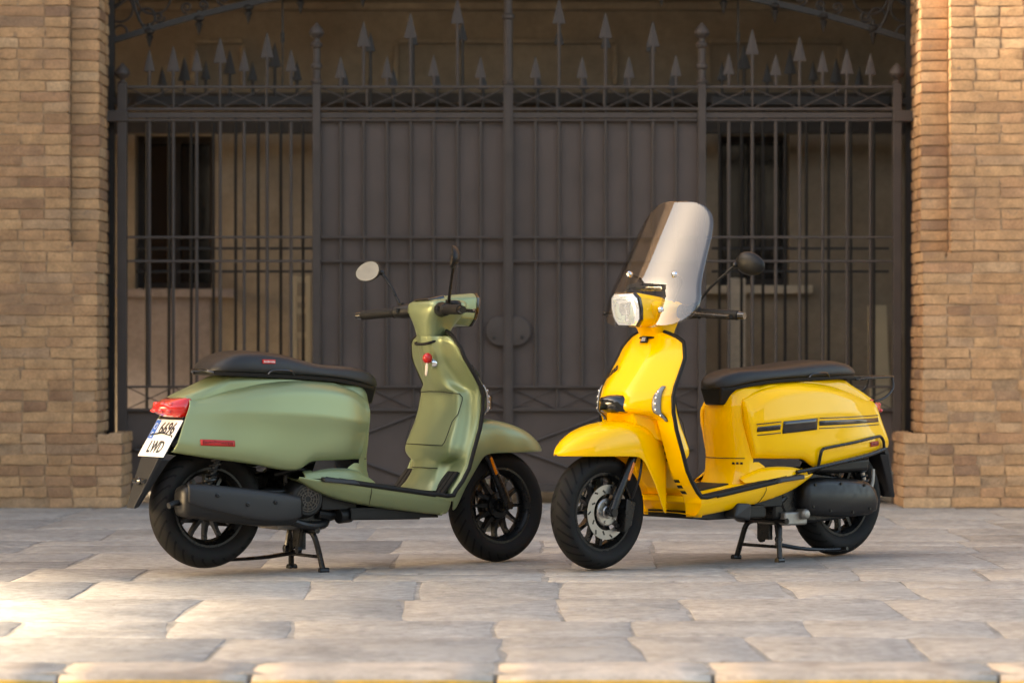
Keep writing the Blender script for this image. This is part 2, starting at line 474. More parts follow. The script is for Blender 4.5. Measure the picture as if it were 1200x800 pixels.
def pier(sgn, label):
    """sgn -1: the left pier, +1: the right one. All x below are distances from the centre line."""
    xe = 2.250 if sgn < 0 else 2.226          # jamb corner
    xs_ = 2.402 if sgn < 0 else 2.375         # edge of the wall face above the rebate
    z_reb, z_pl = (1.42 if sgn < 0 else 1.36), .385
    x_pl = 2.115 if sgn < 0 else 2.118
    xo = 3.95
    root = empty("brick_pier", (sgn*2.9, YW, 0))
    tag(root, label, "wall", "brick piers of the gateway")
    W = lambda x: sgn*x-sgn*2.9               # local x
    stuff = MB()
    nrow = int(2.95/PITCH)
    rng = random.Random(5 if sgn < 0 else 9)
    for r_ in range(nrow):
        zc = PITCH*(r_+.5)
        if zc > z_reb: edge, proud = xs_, 0.0
        elif zc > z_pl: edge, proud = xe, 0.0
        else: edge, proud = x_pl, -.022
        x = edge
        first = True
        while x < xo:
            # mixed bond: mostly headers above the rebate, stretchers and headers below
            if first and r_ % 2: L = .128
            else: L = .128 if rng.random() < .42 else .262
            first = False
            me = rng.choice(STRETCH if L > .2 else HEADER)
            sx = rng.uniform(.93, 1.05); l2 = L*sx
            off = proud+rng.uniform(-.0020, .0020)
            if zc < .7 and rng.random() < .12: off += .014
            c = x+l2/2
            zz = zc+rng.uniform(-.0022, .0022)
            if c < 2.95:
                o = link("brick", me, root, (W(c), off, zz), (0, rng.uniform(-.010, .010), rng.uniform(-.010, .010)), (sx, 1, rng.uniform(.96, 1.06)))
            else:
                stuff.add([(v.co.x*sx+W(c), v.co.y+off, v.co.z+zz) for v in me.vertices], [tuple(p.vertices) for p in me.polygons])
            x += l2+.009+rng.uniform(-.001, .003)
        if zc > z_reb:                        # rebated strip beside the opening
            w = xs_-xe
            o = link("brick", rng.choice(HEADER), root, (W(xe+w/2), .105+rng.uniform(-.003, .003), zz), (0, rng.uniform(-.008, .008), 0), ((w-.006)/.128, 1, rng.uniform(.97, 1.06)))
        # bricks of the reveal, facing the opening
        ex = edge if zc <= z_reb else xe
        y0 = (proud if zc <= z_reb else .105)+.012
        yy = y0
        while yy < .52:
            L = .128 if rng.random() < .5 else .262
            L = min(L, .56-yy)
            me = rng.choice(STRETCH if L > .2 else HEADER)
            base = .262 if L > .2 else .128
            dx = rng.uniform(-.004, .003)
            vs_ = []
            for v in me.vertices:
                vs_.append((W(ex-.001)-sgn*(-v.co.y-dx)*1.0, yy+L/2+v.co.x*L/base, zc+v.co.z))
            fs = [tuple(p.vertices) if sgn < 0 else tuple(p.vertices)[::-1] for p in me.polygons]
            stuff.add(vs_, fs)
            yy += L+.009
    s = stuff.build("brick", M['brick_i'], root)
    s["kind"] = "stuff"
    # mortar bed behind the bricks
    mb = MB()
    def bx(xa, xb, ya, yb, za, zb):
        a, b = sorted((W(xa), W(xb))); mb.box((a, ya, za), (b, yb, zb))
    bx(x_pl+.010, 9, -.0135, .60, 0, z_pl-.003)
    bx(xe+.012, 9, .0060, .60, z_pl-.003, z_reb)
    bx(xs_+.012, 9, .0070, .60, z_reb, 3.3)
    bx(xe+.012, xs_+.012, .1145, .60, z_reb, 3.3)
    mb.build("mortar", M['mortar'], root, smooth=False)
    return root
pier(-1, "darker brown brick pier of the gateway beside the green scooter's tail lamp")
pier(1, "pale warm brick pier of the gateway beside the yellow scooter's luggage rack")

# wall over the opening and an unseen roof added to darken the passage behind
ow = MB(); ow.box((-9, 17.12, 3.3), (9, 17.70, 9.0))
o = ow.build("upper_wall", M['brick_i'], smooth=False)
tag(o, "brick wall spanning over the gateway between the two piers", "wall")
o = MB().box((-9, 17.70, 3.45), (9, 24, 3.7)).build("darkening_roof", M['plaster'], smooth=False); tag(o, kind="structure")


# ---- unseen wall added on the left to block sun; its arch passes one patch
nbd = tag(empty("sun_blocking_wall", (-7.0, 0, 0)), "unseen plastered wall with an arched gap, added to shape the sunlight", "building")
NBH = 6.7
def sun_block_wall():
    mb = MB()
    ya, yb = 6.2, 12.4
    mb.box((-.5, 4.5, -.19), (0, ya, NBH)).box((-.5, yb, -.19), (0, 17.0, NBH))
    n = 16
    for k in range(n):
        y0, y1 = lerp(ya, yb, k/n), lerp(ya, yb, (k+1)/n)
        t = abs((k+.5)/n*2-1)
        mb.box((-.5, y0, 1.14+1.62*math.sqrt(1-t*t)), (0, y1, NBH))
    mb.build("wall", M['plaster_pale'], nbd, smooth=False)
    for k in range(3):
        for z in (3.9,):
            y0 = 5.4+4.1*k
            w = MB().box((-.0, y0, z), (.02, y0+1.1, z+1.7)).build("window", M['pane'], nbd, smooth=False)
            MB().box((-.0, y0-.1, z-.1), (.09, y0+1.2, z)).build("sill", M['plaster'], w, smooth=False)
    MB().box((0, 4.5, NBH-.25), (.12, 17.0, NBH-.01)).build("cornice", M['plaster'], nbd, smooth=False)
sun_block_wall()
ob_ = tag(empty("opposite_building", (0, -11, 0)), "plastered house front across the street with rows of windows", "building")
MB().box((-26, -6, -.19), (20, 0, 8.6)).build("wall", M['plaster_pale'], ob_, smooth=False)
MB().box((-26, 0, 8.2), (20, .4, 8.6)).build("cornice", M['plaster'], ob_, smooth=False)
for k in range(14):
    for z in (.9, 4.0, 6.2):
        x0 = -25+3.2*k
        w = MB().box((x0, -.0, z), (x0+1.1, .02, z+1.7)).build("window", M['pane'], ob_, smooth=False)
        MB().box((x0-.1, 0, z-.1), (x0+1.2, .10, z)).build("sill", M['plaster'], w, smooth=False)

# ---- building at the back of the passage
YB = 19.6
def bxp(p): return gx(p, YB)
def bzp(p): return gz(p, YB)
rb = tag(empty("rear_building", (0, YB, 0)), "brown plastered courtyard facade seen through and above the iron gate", "building")
def bpart(name, x0, x1, z0, z1, y0, y1, mat, parent=rb, bev=0):
    o = MB().box((x0, y0, z0), (x1, y1, z1)).build(name, mat, parent, smooth=False)
    if bev: bevel(o, bev)
    return o
# wall with two window openings
wl, wr = (bxp(158), bxp(249), bzp(338), bzp(158)), (bxp(842), bxp(925), bzp(334), bzp(158))
mb = MB()
xs = [-9, wl[0], wl[1], wr[0], wr[1], 9]
zs = [0, wl[2], wl[3], 3.7]
for i in range(5):
    for j in range(3):
        if j == 1 and i in (1, 3): continue
        mb.box((xs[i], 0, zs[j]), (xs[i+1], .3, zs[j+1]))
mb.build("wall", M['plaster'], rb, smooth=False)
for k, (x0, x1, z0, z1) in enumerate((wl, wr)):
    w = bpart("window", x0, x1, z0, z1, .22, .26, M['pane'])
    fm = MB()
    for a, b in ((x0, x0+.035), (x1-.035, x1), ((x0+x1)/2-.02, (x0+x1)/2+.02)): fm.box((a, .17, z0), (b, .215, z1))
    for a, b in ((z0, z0+.04), (z1-.04, z1)): fm.box((x0, .168, a), (x1, .213, b))
    fm.build("frame", M['timber_dark'], w, smooth=False)
    bpart("sill", x0-.12, x1+.14, z0-.055, z0-.002, -.07, .21, M['plaster_pale'] if k else M['plaster_grey'], w, .008)
bpart("dado", bxp(150), bxp(246), 0, wl[2]-.06, -.012, -.001, M['plaster_grey'])
bpart("lintel_beam", -4, 4, bzp(161), bzp(146), -.42, -.30, M['timber_dark'])
bpart("lintel_beam", -4, 4, bzp(126), bzp(114), -.35, -.02, M['timber_dark'])
bpart("moulding", -4, 4, bzp(13), bzp(3), -.06, -.001, M['plaster'], bev=.01)
bpart("moulding", -4, 4, bzp(3)+.03, bzp(3)+.07, -.09, -.001, M['plaster'], bev=.01)
for a, b in ((228, 285), (465, 720), (830, 985)):
    bpart("panel_moulding", bxp(a), bxp(b), bzp(52), bzp(46), -.035, -.001, M['plaster'], bev=.006)
    bpart("panel_moulding", bxp(a)-.02, bxp(a)+.015, bzp(100), bzp(54), -.03, -.001, M['plaster'], bev=.006)
    bpart("panel_moulding", bxp(b)-.015, bxp(b)+.02, bzp(100), bzp(54), -.03, -.001, M['plaster'], bev=.006)
# pale timber lining beside the left bay, pale post and leaning board beside the right bay
o = MB(); X0, X1 = gx(343, 19.2), gx(364, 19.2)
for a, b in ((X0, X0+.028), (X1-.028, X1)): o.box((a, 19.16, .0), (b, 19.24, gz(323, 19.2)))
for zz in (324, 347, 361, 389, 440, 500): o.box((X0+.028, 19.17, gz(zz+7, 19.2)), (X1-.028, 19.23, gz(zz, 19.2)))
tag(o.build("timber_frame", M['pale_wood'], smooth=False), "pale ladder-like timber frame standing behind the bars above the green scooter's seat", "frame")
o = MB(); o.box((gx(855, 19.2), 19.15, 0), (gx(873, 19.2), 19.25, gz(326, 19.2))).box((gx(853, 19.2), 19.13, 0), (gx(875, 19.2), 19.27, .08))
tag(o.build("pale_post", M['plaster_pale'], smooth=False), "pale cream post behind the bars under the yellow scooter's mirror", "post")
o = MB(); o.hexa([(gx(1018, 18.9), 18.80, 0), (gx(1046, 18.9), 18.80, 0), (gx(1046, 18.9), 18.84, 0), (gx(1018, 18.9), 18.84, 0),
                  (gx(1024, 18.9), 19.20, gz(357, 19.0)), (gx(1046, 18.9), 19.20, gz(357, 19.0)), (gx(1046, 18.9), 19.24, gz(357, 19.0)), (gx(1024, 18.9), 19.24, gz(357, 19.0))])
o.box((gx(1018, 18.9)-.01, 18.79, .0), (gx(1018, 18.9)+.004, 18.86, .05))
tag(bevel(o.build("leaning_board", M['pale_wood'], smooth=False), .006), "pale brown board leaning behind the bars beside the brick pier", "board")

# ---- iron gate ---------------------------------------------------
def spear_mesh(name, h, mat):
    """flat leaf-shaped spearhead with barbs, ball and socket; base at z=0"""
    mb = MB()
    out = [(0.006, .22), (.016, .17), (.036, .20), (.030, .30), (.0245, .44), (.0185, .60), (.010, .80), (.0012, 1.0)]
    t = .006
    L = [(-x*h/.165, -t, z*h) for x, z in out]; Rr = [(x*h/.165, -t, z*h) for x, z in out]
    rows = []
    for x, z in out:
        w = x*h/.165; k = t*(1-.6*z)
        rows.append([(-w, 0, z*h), (-w*.3, -k, z*h), (w*.3, -k, z*h), (w, 0, z*h), (w*.3, k, z*h), (-w*.3, k, z*h)])
    mb.loft(rows)
    mb.ball((0, 0, h*.13), .0105, 8, 6)
    mb.tube([(0, 0, 0), (0, 0, h*.24)], .0055, 6)
    me_o = mb.build(name, mat, None)
    me = me_o.data; bpy.data.objects.remove(me_o)
    return me
SP = {}
for key, hh, mt in (('big', .175, 'iron'), ('small', .150, 'iron'), ('bigk', .175, 'iron_black'), ('smallk', .135, 'iron_black')):
    SP[key] = spear_mesh("spearhead", hh, M[mt])
def bar_mesh(name, r, mat, n=8):
    mb = MB().tube([(0, 0, 0), (0, 0, 1)], r, n); o = mb.build(name, mat); me = o.data; bpy.data.objects.remove(o); return me
BAR = bar_mesh("bar", .0095, M['iron']); BARK = bar_mesh("bar", .009, M['iron_black'])
def vbar(parent, x, z0, z1, me=BAR, y=0, name="bar"):
    return link(name, me, parent, (x, y, z0), (0, 0, 0), (1, 1, z1-z0))
def hrail(parent, x0, x1, z, h=.012, d=.02, name="rail", mat='iron', y=0):
    o = MB().box((x0, y-d/2, z-h/2), (x1, y+d/2, z+h/2)).build(name, M[mat], parent, smooth=False)
    bevel(o, .002); return o
def flat(parent, pts, w=.008, name="brace", y=0, mat='iron'):
    o = MB().tube([(p[0], y, p[1]) for p in pts], w/2, 6).build(name, M[mat], parent); return o

Z_TOP, Z_X0, Z_MID = gz(102), gz(128), gz(141)
Z_R1, Z_R2 = gz(278), gz(306)
Z_L1, Z_L0 = gz(453), gz(480)
Z_BOT = gz(571)
def lattice(parent, x0, x1, n, za, zb):
    """row of crosses with an upright between each"""
    w = (x1-x0)/n
    for i in range(n):
        a, b = x0+w*i, x0+w*(i+1)
        flat(parent, [(a+.008, za), (b-.008, zb)], .0075, "lattice_bar", -.003)
        flat(parent, [(a+.008, zb), (b-.008, za)], .0075, "lattice_bar", .004)
        if i: flat(parent, [(a, za), (a, zb)], .012, "lattice_upright")

def common(root, x0, x1, bars, lattice_n, solid, tips):
    hrail(root, x0, x1, Z_TOP, .014, .022)
    hrail(root, x0, x1, Z_X0, .014, .024)
    hrail(root, x0, x1, (Z_X0+Z_MID)/2-.004, .030, .018)
    hrail(root, x0, x1, Z_MID, .012, .024)
    hrail(root, x0, x1, Z_R1, .013, .024, y=-.003); hrail(root, x0, x1, Z_R2, .013, .024, y=-.003)
    hrail(root, x0, x1, Z_L1, .013, .024); hrail(root, x0, x1, Z_L0, .016, .024)
    hrail(root, x0, x1, Z_BOT, .045, .03)
    for bx_ in bars: vbar(root, bx_, Z_L1, Z_MID)
    lattice(root, x0, x1, lattice_n, Z_X0+.006, Z_TOP-.006)
    lattice(root, x0, x1, lattice_n, Z_L0+.008, Z_L1-.006)
    # lower plate with a raised diamond and rosette
    MB().box((x0, .016, Z_BOT-.02), (x1, .022, Z_L1 if solid else Z_L0)).build("kick_plate", M['sheet'], root, smooth=False)
    xc, zc = (x0+x1)/2, (Z_BOT+Z_L0)/2
    for a, b in (((x0+.03, zc), (xc, Z_L0-.03)), ((xc, Z_L0-.03), (x1-.03, zc)), ((x1-.03, zc), (xc, Z_BOT+.04)), ((xc, Z_BOT+.04), (x0+.03, zc))):
        flat(root, [a, b], .018, "diamond_bar", .008)
    MB().lathe([(.0, -.018), (.02, -.016), (.026, -.006), (.04, -.004), (.046, .006), (.046, .014)], 20, Matrix.Translation((xc, 0.003, zc))).build("rosette", M['iron'], root)
    if solid:
        # sheet metal behind the bars in folded vertical panels
        ed = [x0]+list(bars)+[x1]
        for a, b in zip(ed[:-1], ed[1:]):
            MB().hexa([(a+.002, .018, Z_L1), (b-.002, .018, Z_L1), (b-.002, .024, Z_L1), (a+.002, .024, Z_L1),
                       (a+.002, .018, Z_MID), (b-.002, .018, Z_MID), (b-.002, .024, Z_MID), (a+.002, .024, Z_MID)]).build("sheet_panel", M['sheet'], root, smooth=False).location = (0, random.uniform(0, .006), 0)
    for (bx_, ztip, big) in tips:
        h = .175 if big else .150
        vbar(root, bx_, Z_TOP, ztip-h*.80, BAR if big else BARK if False else BAR, 0, "spear_shaft")
        link("spearhead", SP['big' if big else 'small'], root, (bx_, 0, ztip-h))

def leaf(x0p, x1p, barsp, tipsp, label, disc_side):
    root = tag(empty("gate_leaf", (0, YG, 0)), label, "gate", "gate leaves")
    x0, x1 = gx(x0p), gx(x1p)
    common(root, x0, x1, [gx(b) for b in barsp], 4, True, [(gx(a), gz(t), bg_) for a, t, bg_ in tipsp])
    # lock plate disc at the meeting stile
    xm = x1 if disc_side > 0 else x0
    xd = xm-disc_side*.034
    d = MB().lathe([(.0, -.016), (.060, -.0155), (.078, -.014), (.083, -.009), (.083, .016)], 28, Matrix.Translation((xd, 0, gz(388)))).build("lock_disc", M['iron'], root)
    MB().lathe([(0, -.020), (.010, -.019), (.012, -.013)], 12, Matrix.Translation((xd-disc_side*.035, 0, gz(395)))).build("keyhole_boss", M['iron_black'], d)
    MB().box((xm-.018 if disc_side > 0 else xm+.002, -.02, Z_BOT-.03), (xm-.002 if disc_side > 0 else xm+.018, .022, Z_TOP+.01)).build("stile", M['iron'], root, smooth=False)
    return root
leaf(375.5, 593.5, [399, 426, 453.5, 481, 508, 536, 563],
     [(399, 66, 0), (426, 25, 1), (453.5, 66, 0), (481, 15, 1), (508, 64, 0), (536, -2, 1), (563, 66, 0)],
     "solid-backed iron gate leaf with lock disc, behind the green scooter's handlebars", 1)
leaf(597.5, 818, [627.5, 655, 682, 709.5, 737, 765, 792],
     [(627.5, 66, 0), (655, -2, 1), (682, 66, 0), (709.5, 15, 1), (737, 66, 0), (765, 25, 1), (792, 64, 0)],
     "solid-backed iron gate leaf with lock disc, behind the yellow scooter's windscreen", -1)

def bay(x0p, x1p, barsp, tipsp, label):
    root = tag(empty("iron_screen", (0, YG, 0)), label, "fence", "barred side screens of the gateway")
    common(root, gx(x0p), gx(x1p), [gx(b) for b in barsp], 4, False, [(gx(a), gz(t), bg_) for a, t, bg_ in tipsp])
    return root
bay(149, 366.5, [175, 203, 230.5, 258, 286, 313, 341],
    [(175, 58, 0), (203, 54, 1), (230.5, 58, 0), (258, 44, 1), (286, 58, 0), (313, 38, 1), (341, 58, 0)],
    "open-barred iron side screen between brick pier and gate, behind the green scooter's seat")
bay(827, 1046, [854, 881.5, 909, 937, 964, 992.5, 1020],
    [(854, 62, 0), (881.5, 34, 1), (909, 63, 0), (937, 42, 1), (964, 59, 0), (992.5, 57, 1), (1020, 62, 0)],
    "open-barred iron side screen between brick pier and gate, behind the yellow scooter's seat")

def post(px, hw, kind, label):
    root = tag(empty("gate_post", (gx(px), YG, 0)), label, "post", "gate posts")
    w = hw*YG/FPX
    z1 = Z_TOP+.015
    o = MB().box((-w, -w*1.0-.004, -.01), (w, w, z1)).build("shaft", M['iron'], root, smooth=False); bevel(o, .004)
    T = Matrix.Rotation(R(90), 4, 'X')       # lathe axis Y -> Z
    if kind == 'tall':
        k = (gz(27)-z1)/.36
        pr = [(.030, 0), (.034, .008), (.034, .018), (.022, .028), (.022, .085), (.030, .092), (.033, .104), (.030, .116), (.021, .124), (.021, .21), (.031, .218), (.034, .232), (.028, .244), (.018, .252), (.018, .268), (.034, .280), (.043, .298), (.038, .318), (.022, .340), (.008, .356), (.002, .364)]
    elif kind == 'ball':
        k = (gz(74)-z1)/.125
        pr = [(.024, 0), (.026, .01), (.014, .02), (.014, .028), (.034, .042), (.043, .062), (.038, .084), (.020, .106), (.006, .122), (.001, .127)]
    else:
        k = (gz(-70)-z1)/.75
        pr = [(.032, 0), (.034, .018), (.026, .024), (.026, .335), (.036, .342), (.036, .358), (.024, .366), (.024, .72), (.04, .73), (.04, .75)]
    prof = [(r_, -a*k) for r_, a in pr]
    MB().lathe(prof[::-1], 16, Matrix.Translation((0, 0, z1)) @ Matrix.Rotation(R(-90), 4, 'X')).build("finial", M['iron'], root)
    return root
post(143.5, 5.5, 'ball', "slim iron gate post with ball finial against the brown brick pier by the green scooter")
post(371, 4.7, 'tall', "iron gate post with turned finial standing behind the green scooter's seat")
post(595.5, 4.2, 'mid', "central iron gate post with collared top where the two leaves meet")
post(822.5, 4.7, 'tall', "iron gate post with turned finial behind the yellow scooter's windscreen")
post(1051, 5.2, 'ball', "slim iron gate post with ball finial against the pier by the yellow scooter's rack")
# frame uprights and tie brackets let into the piers
for s, p0, p1, q in ((-1, 119, 150, 127.5), (1, 1046, 1078, 1068)):
    root = tag(empty("pier_upright", (gx(q), YG+.06, 0)), "dark iron frame upright fixed in the brick pier by the %s scooter" % ("green" if s < 0 else "yellow"), "frame", "frame uprights of the gateway")
    MB().box((-.022, .0, 0), (.022, .05, 3.3)).build("upright", M['iron_black'], root, smooth=False)
    o = MB().box((gx(p0)-gx(q), -.10, gz(143)), (gx(p1)-gx(q), -.045, gz(130))).build("bracket", M['iron'], root, smooth=False); bevel(o, .004)
    o = MB().box((gx(p0)-gx(q), -.005, gz(121)), (gx(p1)-gx(q), .03, gz(114))).build("bracket", M['iron_black'], root, smooth=False)

# arched iron tracery in the head of the opening
ar = tag(empty("iron_arch", (0, YG+.09, 0)), "dark scrolled iron arch with drop finials in the head of the gateway", "arch")
A = lambda p, d=YG+.09: ((p[0]-600)*d/FPX, 0, CAM_H-(p[1]-400)*d/FPX)
archp = [(132, 48), (170, 36), (233, 18), (292, 4), (352, -8), (420, -18), (500, -25), (600, -28)]
rows = []
full = archp+[(1200-x, y_) for x, y_ in archp[-2::-1]]
P, _ = catmull([Vector(A(p)) for p in full], 1, 5)
for p in P:
    rows.append([(p.x, -.012, p.z-.017), (p.x, .012, p.z-.017), (p.x, .012, p.z+.017), (p.x, -.012, p.z+.017)])
MB().loft(rows).build("arch_bar", M['iron_black'], ar)
def drop():
    return [(.001, 0), (.008, .02), (.016, .05), (.024, .066), (.012, .076), (.028, .088), (.030, .10), (.012, .112), (.012, .14)]
for p in [(175, 57), (233, 42), (291, 29), (352, 17), (425, 9), (775, 9), (848, 17), (908, 27), (965, 39), (1023, 53)]:
    q = A(p)
    MB().lathe([(r_, a) for r_, a in drop()], 10, Matrix.Translation(q) @ Matrix.Rotation(R(90), 4, 'X')).build("drop_finial", M['iron_black'], ar)
def ring(cx, cy, r_px, name="scroll", a0=0, a1=360, spiral=1.0):
    pts = []
    n = 28
    for k in range(n+1):
        t = R(lerp(a0, a1, k/n)); rr = r_px*lerp(1, spiral, k/n)
        q = A((cx+rr*math.cos(t), cy+rr*math.sin(t))); pts.append(q)
    return MB().tube(pts, .007, 6).build(name, M['iron_black'], ar)
for s in (-1, 1):
    f = (lambda x: x) if s < 0 else (lambda x: 1200-x)
    sg = 1 if s < 0 else -1
    ring(f(140), 10, 16); ring(f(180), -3, 20); ring(f(172), 20, 10); ring(f(141), 38, 8)
    ring(f(186), 20, 7, a0=0, a1=540, spiral=.15)
    ring(f(219), 9, 7, a0=90 if s < 0 else 90, a1=90+sg*500, spiral=.2)
    ring(f(238), 6, 6, a0=90, a1=90-sg*500, spiral=.2); ring(f(262), -2, 9, a0=90, a1=90+sg*500, spiral=.2)
    MB().tube([A((f(133), 10)), A((f(146), 0)), A((f(162), -8))], .012, 6).build("corner_brace", M['iron_black'], ar)
    MB().tube([A((f(155), -20)), A((f(159), 12)), A((f(170), 36))], .008, 6, smooth=5).build("corner_brace", M['iron_black'], ar)
# thin hanging tie rods
for p, yb in ((330, 101), (866, 101)):
    o = MB().tube([A((p, -90)), A((p, yb-60))], .006, 6).tube([A((p, yb-64)), A((p, yb-52))], .012, 6).tube([A((p, yb-52)), A((p, yb))], .006, 6)
    o = o.xf(Matrix.Translation((0, YG+.16, 0))).build("tie_rod", M['iron_black'])
    tag(o, "thin dark tie rod hanging above the screen behind the %s scooter" % ("green" if p < 600 else "yellow"), "rod", "tie rods")

# second, blackened grille a little way behind each side screen
YI = 18.2
def inner(x0p, x1p, ups, spears, label):
    root = tag(empty("inner_grille", (0, YI, 0)), label, "grille", "blackened grilles inside the gateway")
    for u in ups: vbar(root, gx(u, YI), .02, gz(162, YI)+.15, BARK)
    for zp in (291, 318): hrail(root, gx(x0p, YI), gx(x1p, YI), gz(zp, YI), .014, .02, mat='iron_black', y=.012)
    hrail(root, gx(x0p, YI), gx(x1p, YI), gz(118, YI), .05, .03, mat='iron_black')
    hrail(root, gx(x0p, YI), gx(x1p, YI), gz(520, YI), .02, .03, mat='iron_black')
    for (u, tp, big) in spears:
        h = .175 if big else .135
        vbar(root, gx(u, YI), gz(118, YI), gz(tp, YI)-h*.8, BARK, 0, "spear_shaft")
        link("spearhead", SP['bigk' if big else 'smallk'], root, (gx(u, YI), 0, gz(tp, YI)-h))
    return root
inner(160, 372, [172, 198, 224, 250, 276, 302.5, 329, 355], [(190, 78, 0), (216, 66, 1), (241, 71, 0), (269, 58, 1), (296, 72, 0), (322, 50, 1), (348, 72, 0)],
      "blackened inner grille of bars behind the side screen by the green scooter's seat")
inner(834, 1042, [843, 869, 894, 920, 945, 971, 997, 1024], [(846, 72, 0), (872, 52, 1), (899, 74, 0), (926, 58, 1), (953, 72, 0), (980, 68, 1), (1007, 78, 0)],
      "blackened inner grille of bars behind the side screen by the yellow scooter's seat")
# dark image of the spears behind the leaves, shade built as solid bars
for p, lab in ((440, "green"), (760, "yellow")):
    root = tag(empty("dark_spear_image", (gx(p, 17.8), 17.8, 0)), "dark image of the spears, built as bars behind the leaf next to the %s scooter" % lab, "bars", "dark spear images behind the gate leaves")
    for q, tp in (((404, 82), (434, 38), (461, 80), (484, 30), (512, 82), (542, 25), (566, 82)) if p < 600 else ((630, 82), (655, 30), (684, 82), (710, 34), (735, 80), (763, 38), (788, 82))):
        vbar(root, gx(q, 17.8)-gx(p, 17.8), gz(560, 17.8), gz(tp, 17.8)-.1, BARK, 0, "bar")
        link("spearhead", SP['smallk'], root, (gx(q, 17.8)-gx(p, 17.8), 0, gz(tp, 17.8)-.135))

# ================================================================== SCOOTERS
def paint_green():
    m, nt, b = nodes("matt_green_paint"); L = nt.links.new
    b.inputs["Base Color"].default_value = (.232, .276, .137, 1)
    b.inputs["Metallic"].default_value = .42; b.inputs["Roughness"].default_value = .36
    b.inputs["Coat Weight"].default_value = .25; b.inputs["Coat Roughness"].default_value = .3
    n = nt.nodes.new("ShaderNodeTexNoise"); n.inputs["Scale"].default_value = 900
    tc = nt.nodes.new("ShaderNodeTexCoord"); L(tc.outputs["Object"], n.inputs["Vector"])
    bp = nt.nodes.new("ShaderNodeBump"); bp.inputs["Strength"].default_value = .04; bp.inputs["Distance"].default_value = .0005
    L(n.outputs["Fac"], bp.inputs["Height"]); L(bp.outputs[0], b.inputs["Normal"])
    return m
M['green'] = paint_green()
M['yellow'] = pbr("gloss_yellow_paint", (.97, .52, .001), .42, 0, coat=.6, coat_rough=.02, spec=.15)
M['plastic'] = pbr("black_plastic", (.006, .006, .006), .42, noise=.2, nscale=60, bump=.25, bscale=700, spec=.28)
M['grey_plastic'] = pbr("charcoal_plastic", (.015, .015, .016), .45, noise=.15, nscale=60, bump=.2, bscale=700, spec=.35)
M['gloss_black'] = pbr("gloss_black_trim", (.004, .004, .004), .12, coat=.6)
M['rubber'] = pbr("rubber", (.008, .0078, .0075), .62, bump=.2, bscale=400, spec=.25)
M['seat'] = pbr("seat_vinyl", (.010, .0097, .010), .40, noise=.15, nscale=40, bump=.35, bscale=900, spec=.4)
M['black_metal'] = pbr("black_metal", (.005, .005, .005), .30, .0, rvar=.08, nscale=40, spec=.35)
M['exhaust'] = pbr("satin_black_exhaust", (.007, .007, .0072), .38, .0, noise=.2, nscale=50, rvar=.1, spec=.35)
M['alu'] = pbr("cast_aluminium", (.30, .28, .25), .5, .8, noise=.25, nscale=60, bump=.2, bscale=300)
M['bronze'] = pbr("dull_bronze", (.10, .085, .07), .5, .6)
M['steel'] = pbr("brushed_steel", (.36, .34, .315), .34, 1.0, noise=.1, nscale=80)
M['chrome'] = pbr("chrome", (.80, .80, .80), .07, 1.0)
M['mirror'] = pbr("mirror_glass", (.86, .86, .86), .015, 1.0)
M['amber'] = pbr("amber_reflector", (.55, .14, .004), .2, coat=.6)
M['red'] = pbr("red_badge", (.42, .012, .010), .35)
M['red_key'] = pbr("red_key_tag", (.50, .008, .008), .3, coat=.3)
M['key_pale'] = pbr("pale_key_fob", (.62, .50, .42), .4)
M['plate'] = pbr("white_plate", (.78, .78, .76), .4)
M['plate_ink'] = pbr("plate_lettering", (.02, .02, .022), .5)
M['plate_blue'] = pbr("plate_blue_band", (.02, .13, .50), .4)
def lens(name, col, rough=.08, trans=.0):
    m, nt, b = nodes(name)
    b.inputs["Base Color"].default_value = (*col, 1); b.inputs["Roughness"].default_value = rough
    b.inputs["Transmission Weight"].default_value = trans; b.inputs["Coat Weight"].default_value = 1; b.inputs["Coat Roughness"].default_value = .02
    return m
M['red_lens'] = lens("red_tail_lens", (.62, .010, .008), .15)
M['red_bright'] = lens("red_lamp_reflector", (.85, .06, .05), .12)
M['clear_lens'] = lens("clear_lens", (.22, .225, .23), .06)
def glow(name, col, e):
    m, nt, b = nodes(name)
    b.inputs["Base Color"].default_value = (*col, 1); b.inputs["Roughness"].default_value = .05
    b.inputs["Emission Color"].default_value = (1, .98, .95, 1); b.inputs["Emission Strength"].default_value = e
    b.inputs["Coat Weight"].default_value = 1
    return m
M['lamp'] = glow("headlamp_lens_sky_glow", (.80, .81, .82), .09)  # faint emission stands in for bright sky mirrored in the glass
M['lamp'].node_tree.nodes["Principled BSDF"].inputs["Metallic"].default_value = .9
def screen_glass():
    m, nt, b = nodes("smoked_windscreen"); L = nt.links.new
    nt.nodes.remove(b)
    out = [n for n in nt.nodes if n.type == 'OUTPUT_MATERIAL'][0]
    tr = nt.nodes.new("ShaderNodeBsdfTransparent"); tr.inputs[0].default_value = (.84, .81, .78, 1)
    gl = nt.nodes.new("ShaderNodeBsdfGlossy"); gl.inputs["Roughness"].default_value = .02; gl.inputs[0].default_value = (1, 1, 1, 1)
    fr = nt.nodes.new("ShaderNodeFresnel"); fr.inputs[0].default_value = 1.85
    mx = nt.nodes.new("ShaderNodeMixShader")
    ge = nt.nodes.new("ShaderNodeNewGeometry"); iv = nt.nodes.new("ShaderNodeMath"); iv.operation = 'SUBTRACT'; iv.inputs[0].default_value = 1
    mu = nt.nodes.new("ShaderNodeMath"); mu.operation = 'MULTIPLY'
    L(ge.outputs["Backfacing"], iv.inputs[1]); L(fr.outputs[0], mu.inputs[0]); L(iv.outputs[0], mu.inputs[1])
    L(mu.outputs[0], mx.inputs[0]); L(tr.outputs[0], mx.inputs[1]); L(gl.outputs[0], mx.inputs[2]); L(mx.outputs[0], out.inputs[0])
    return m
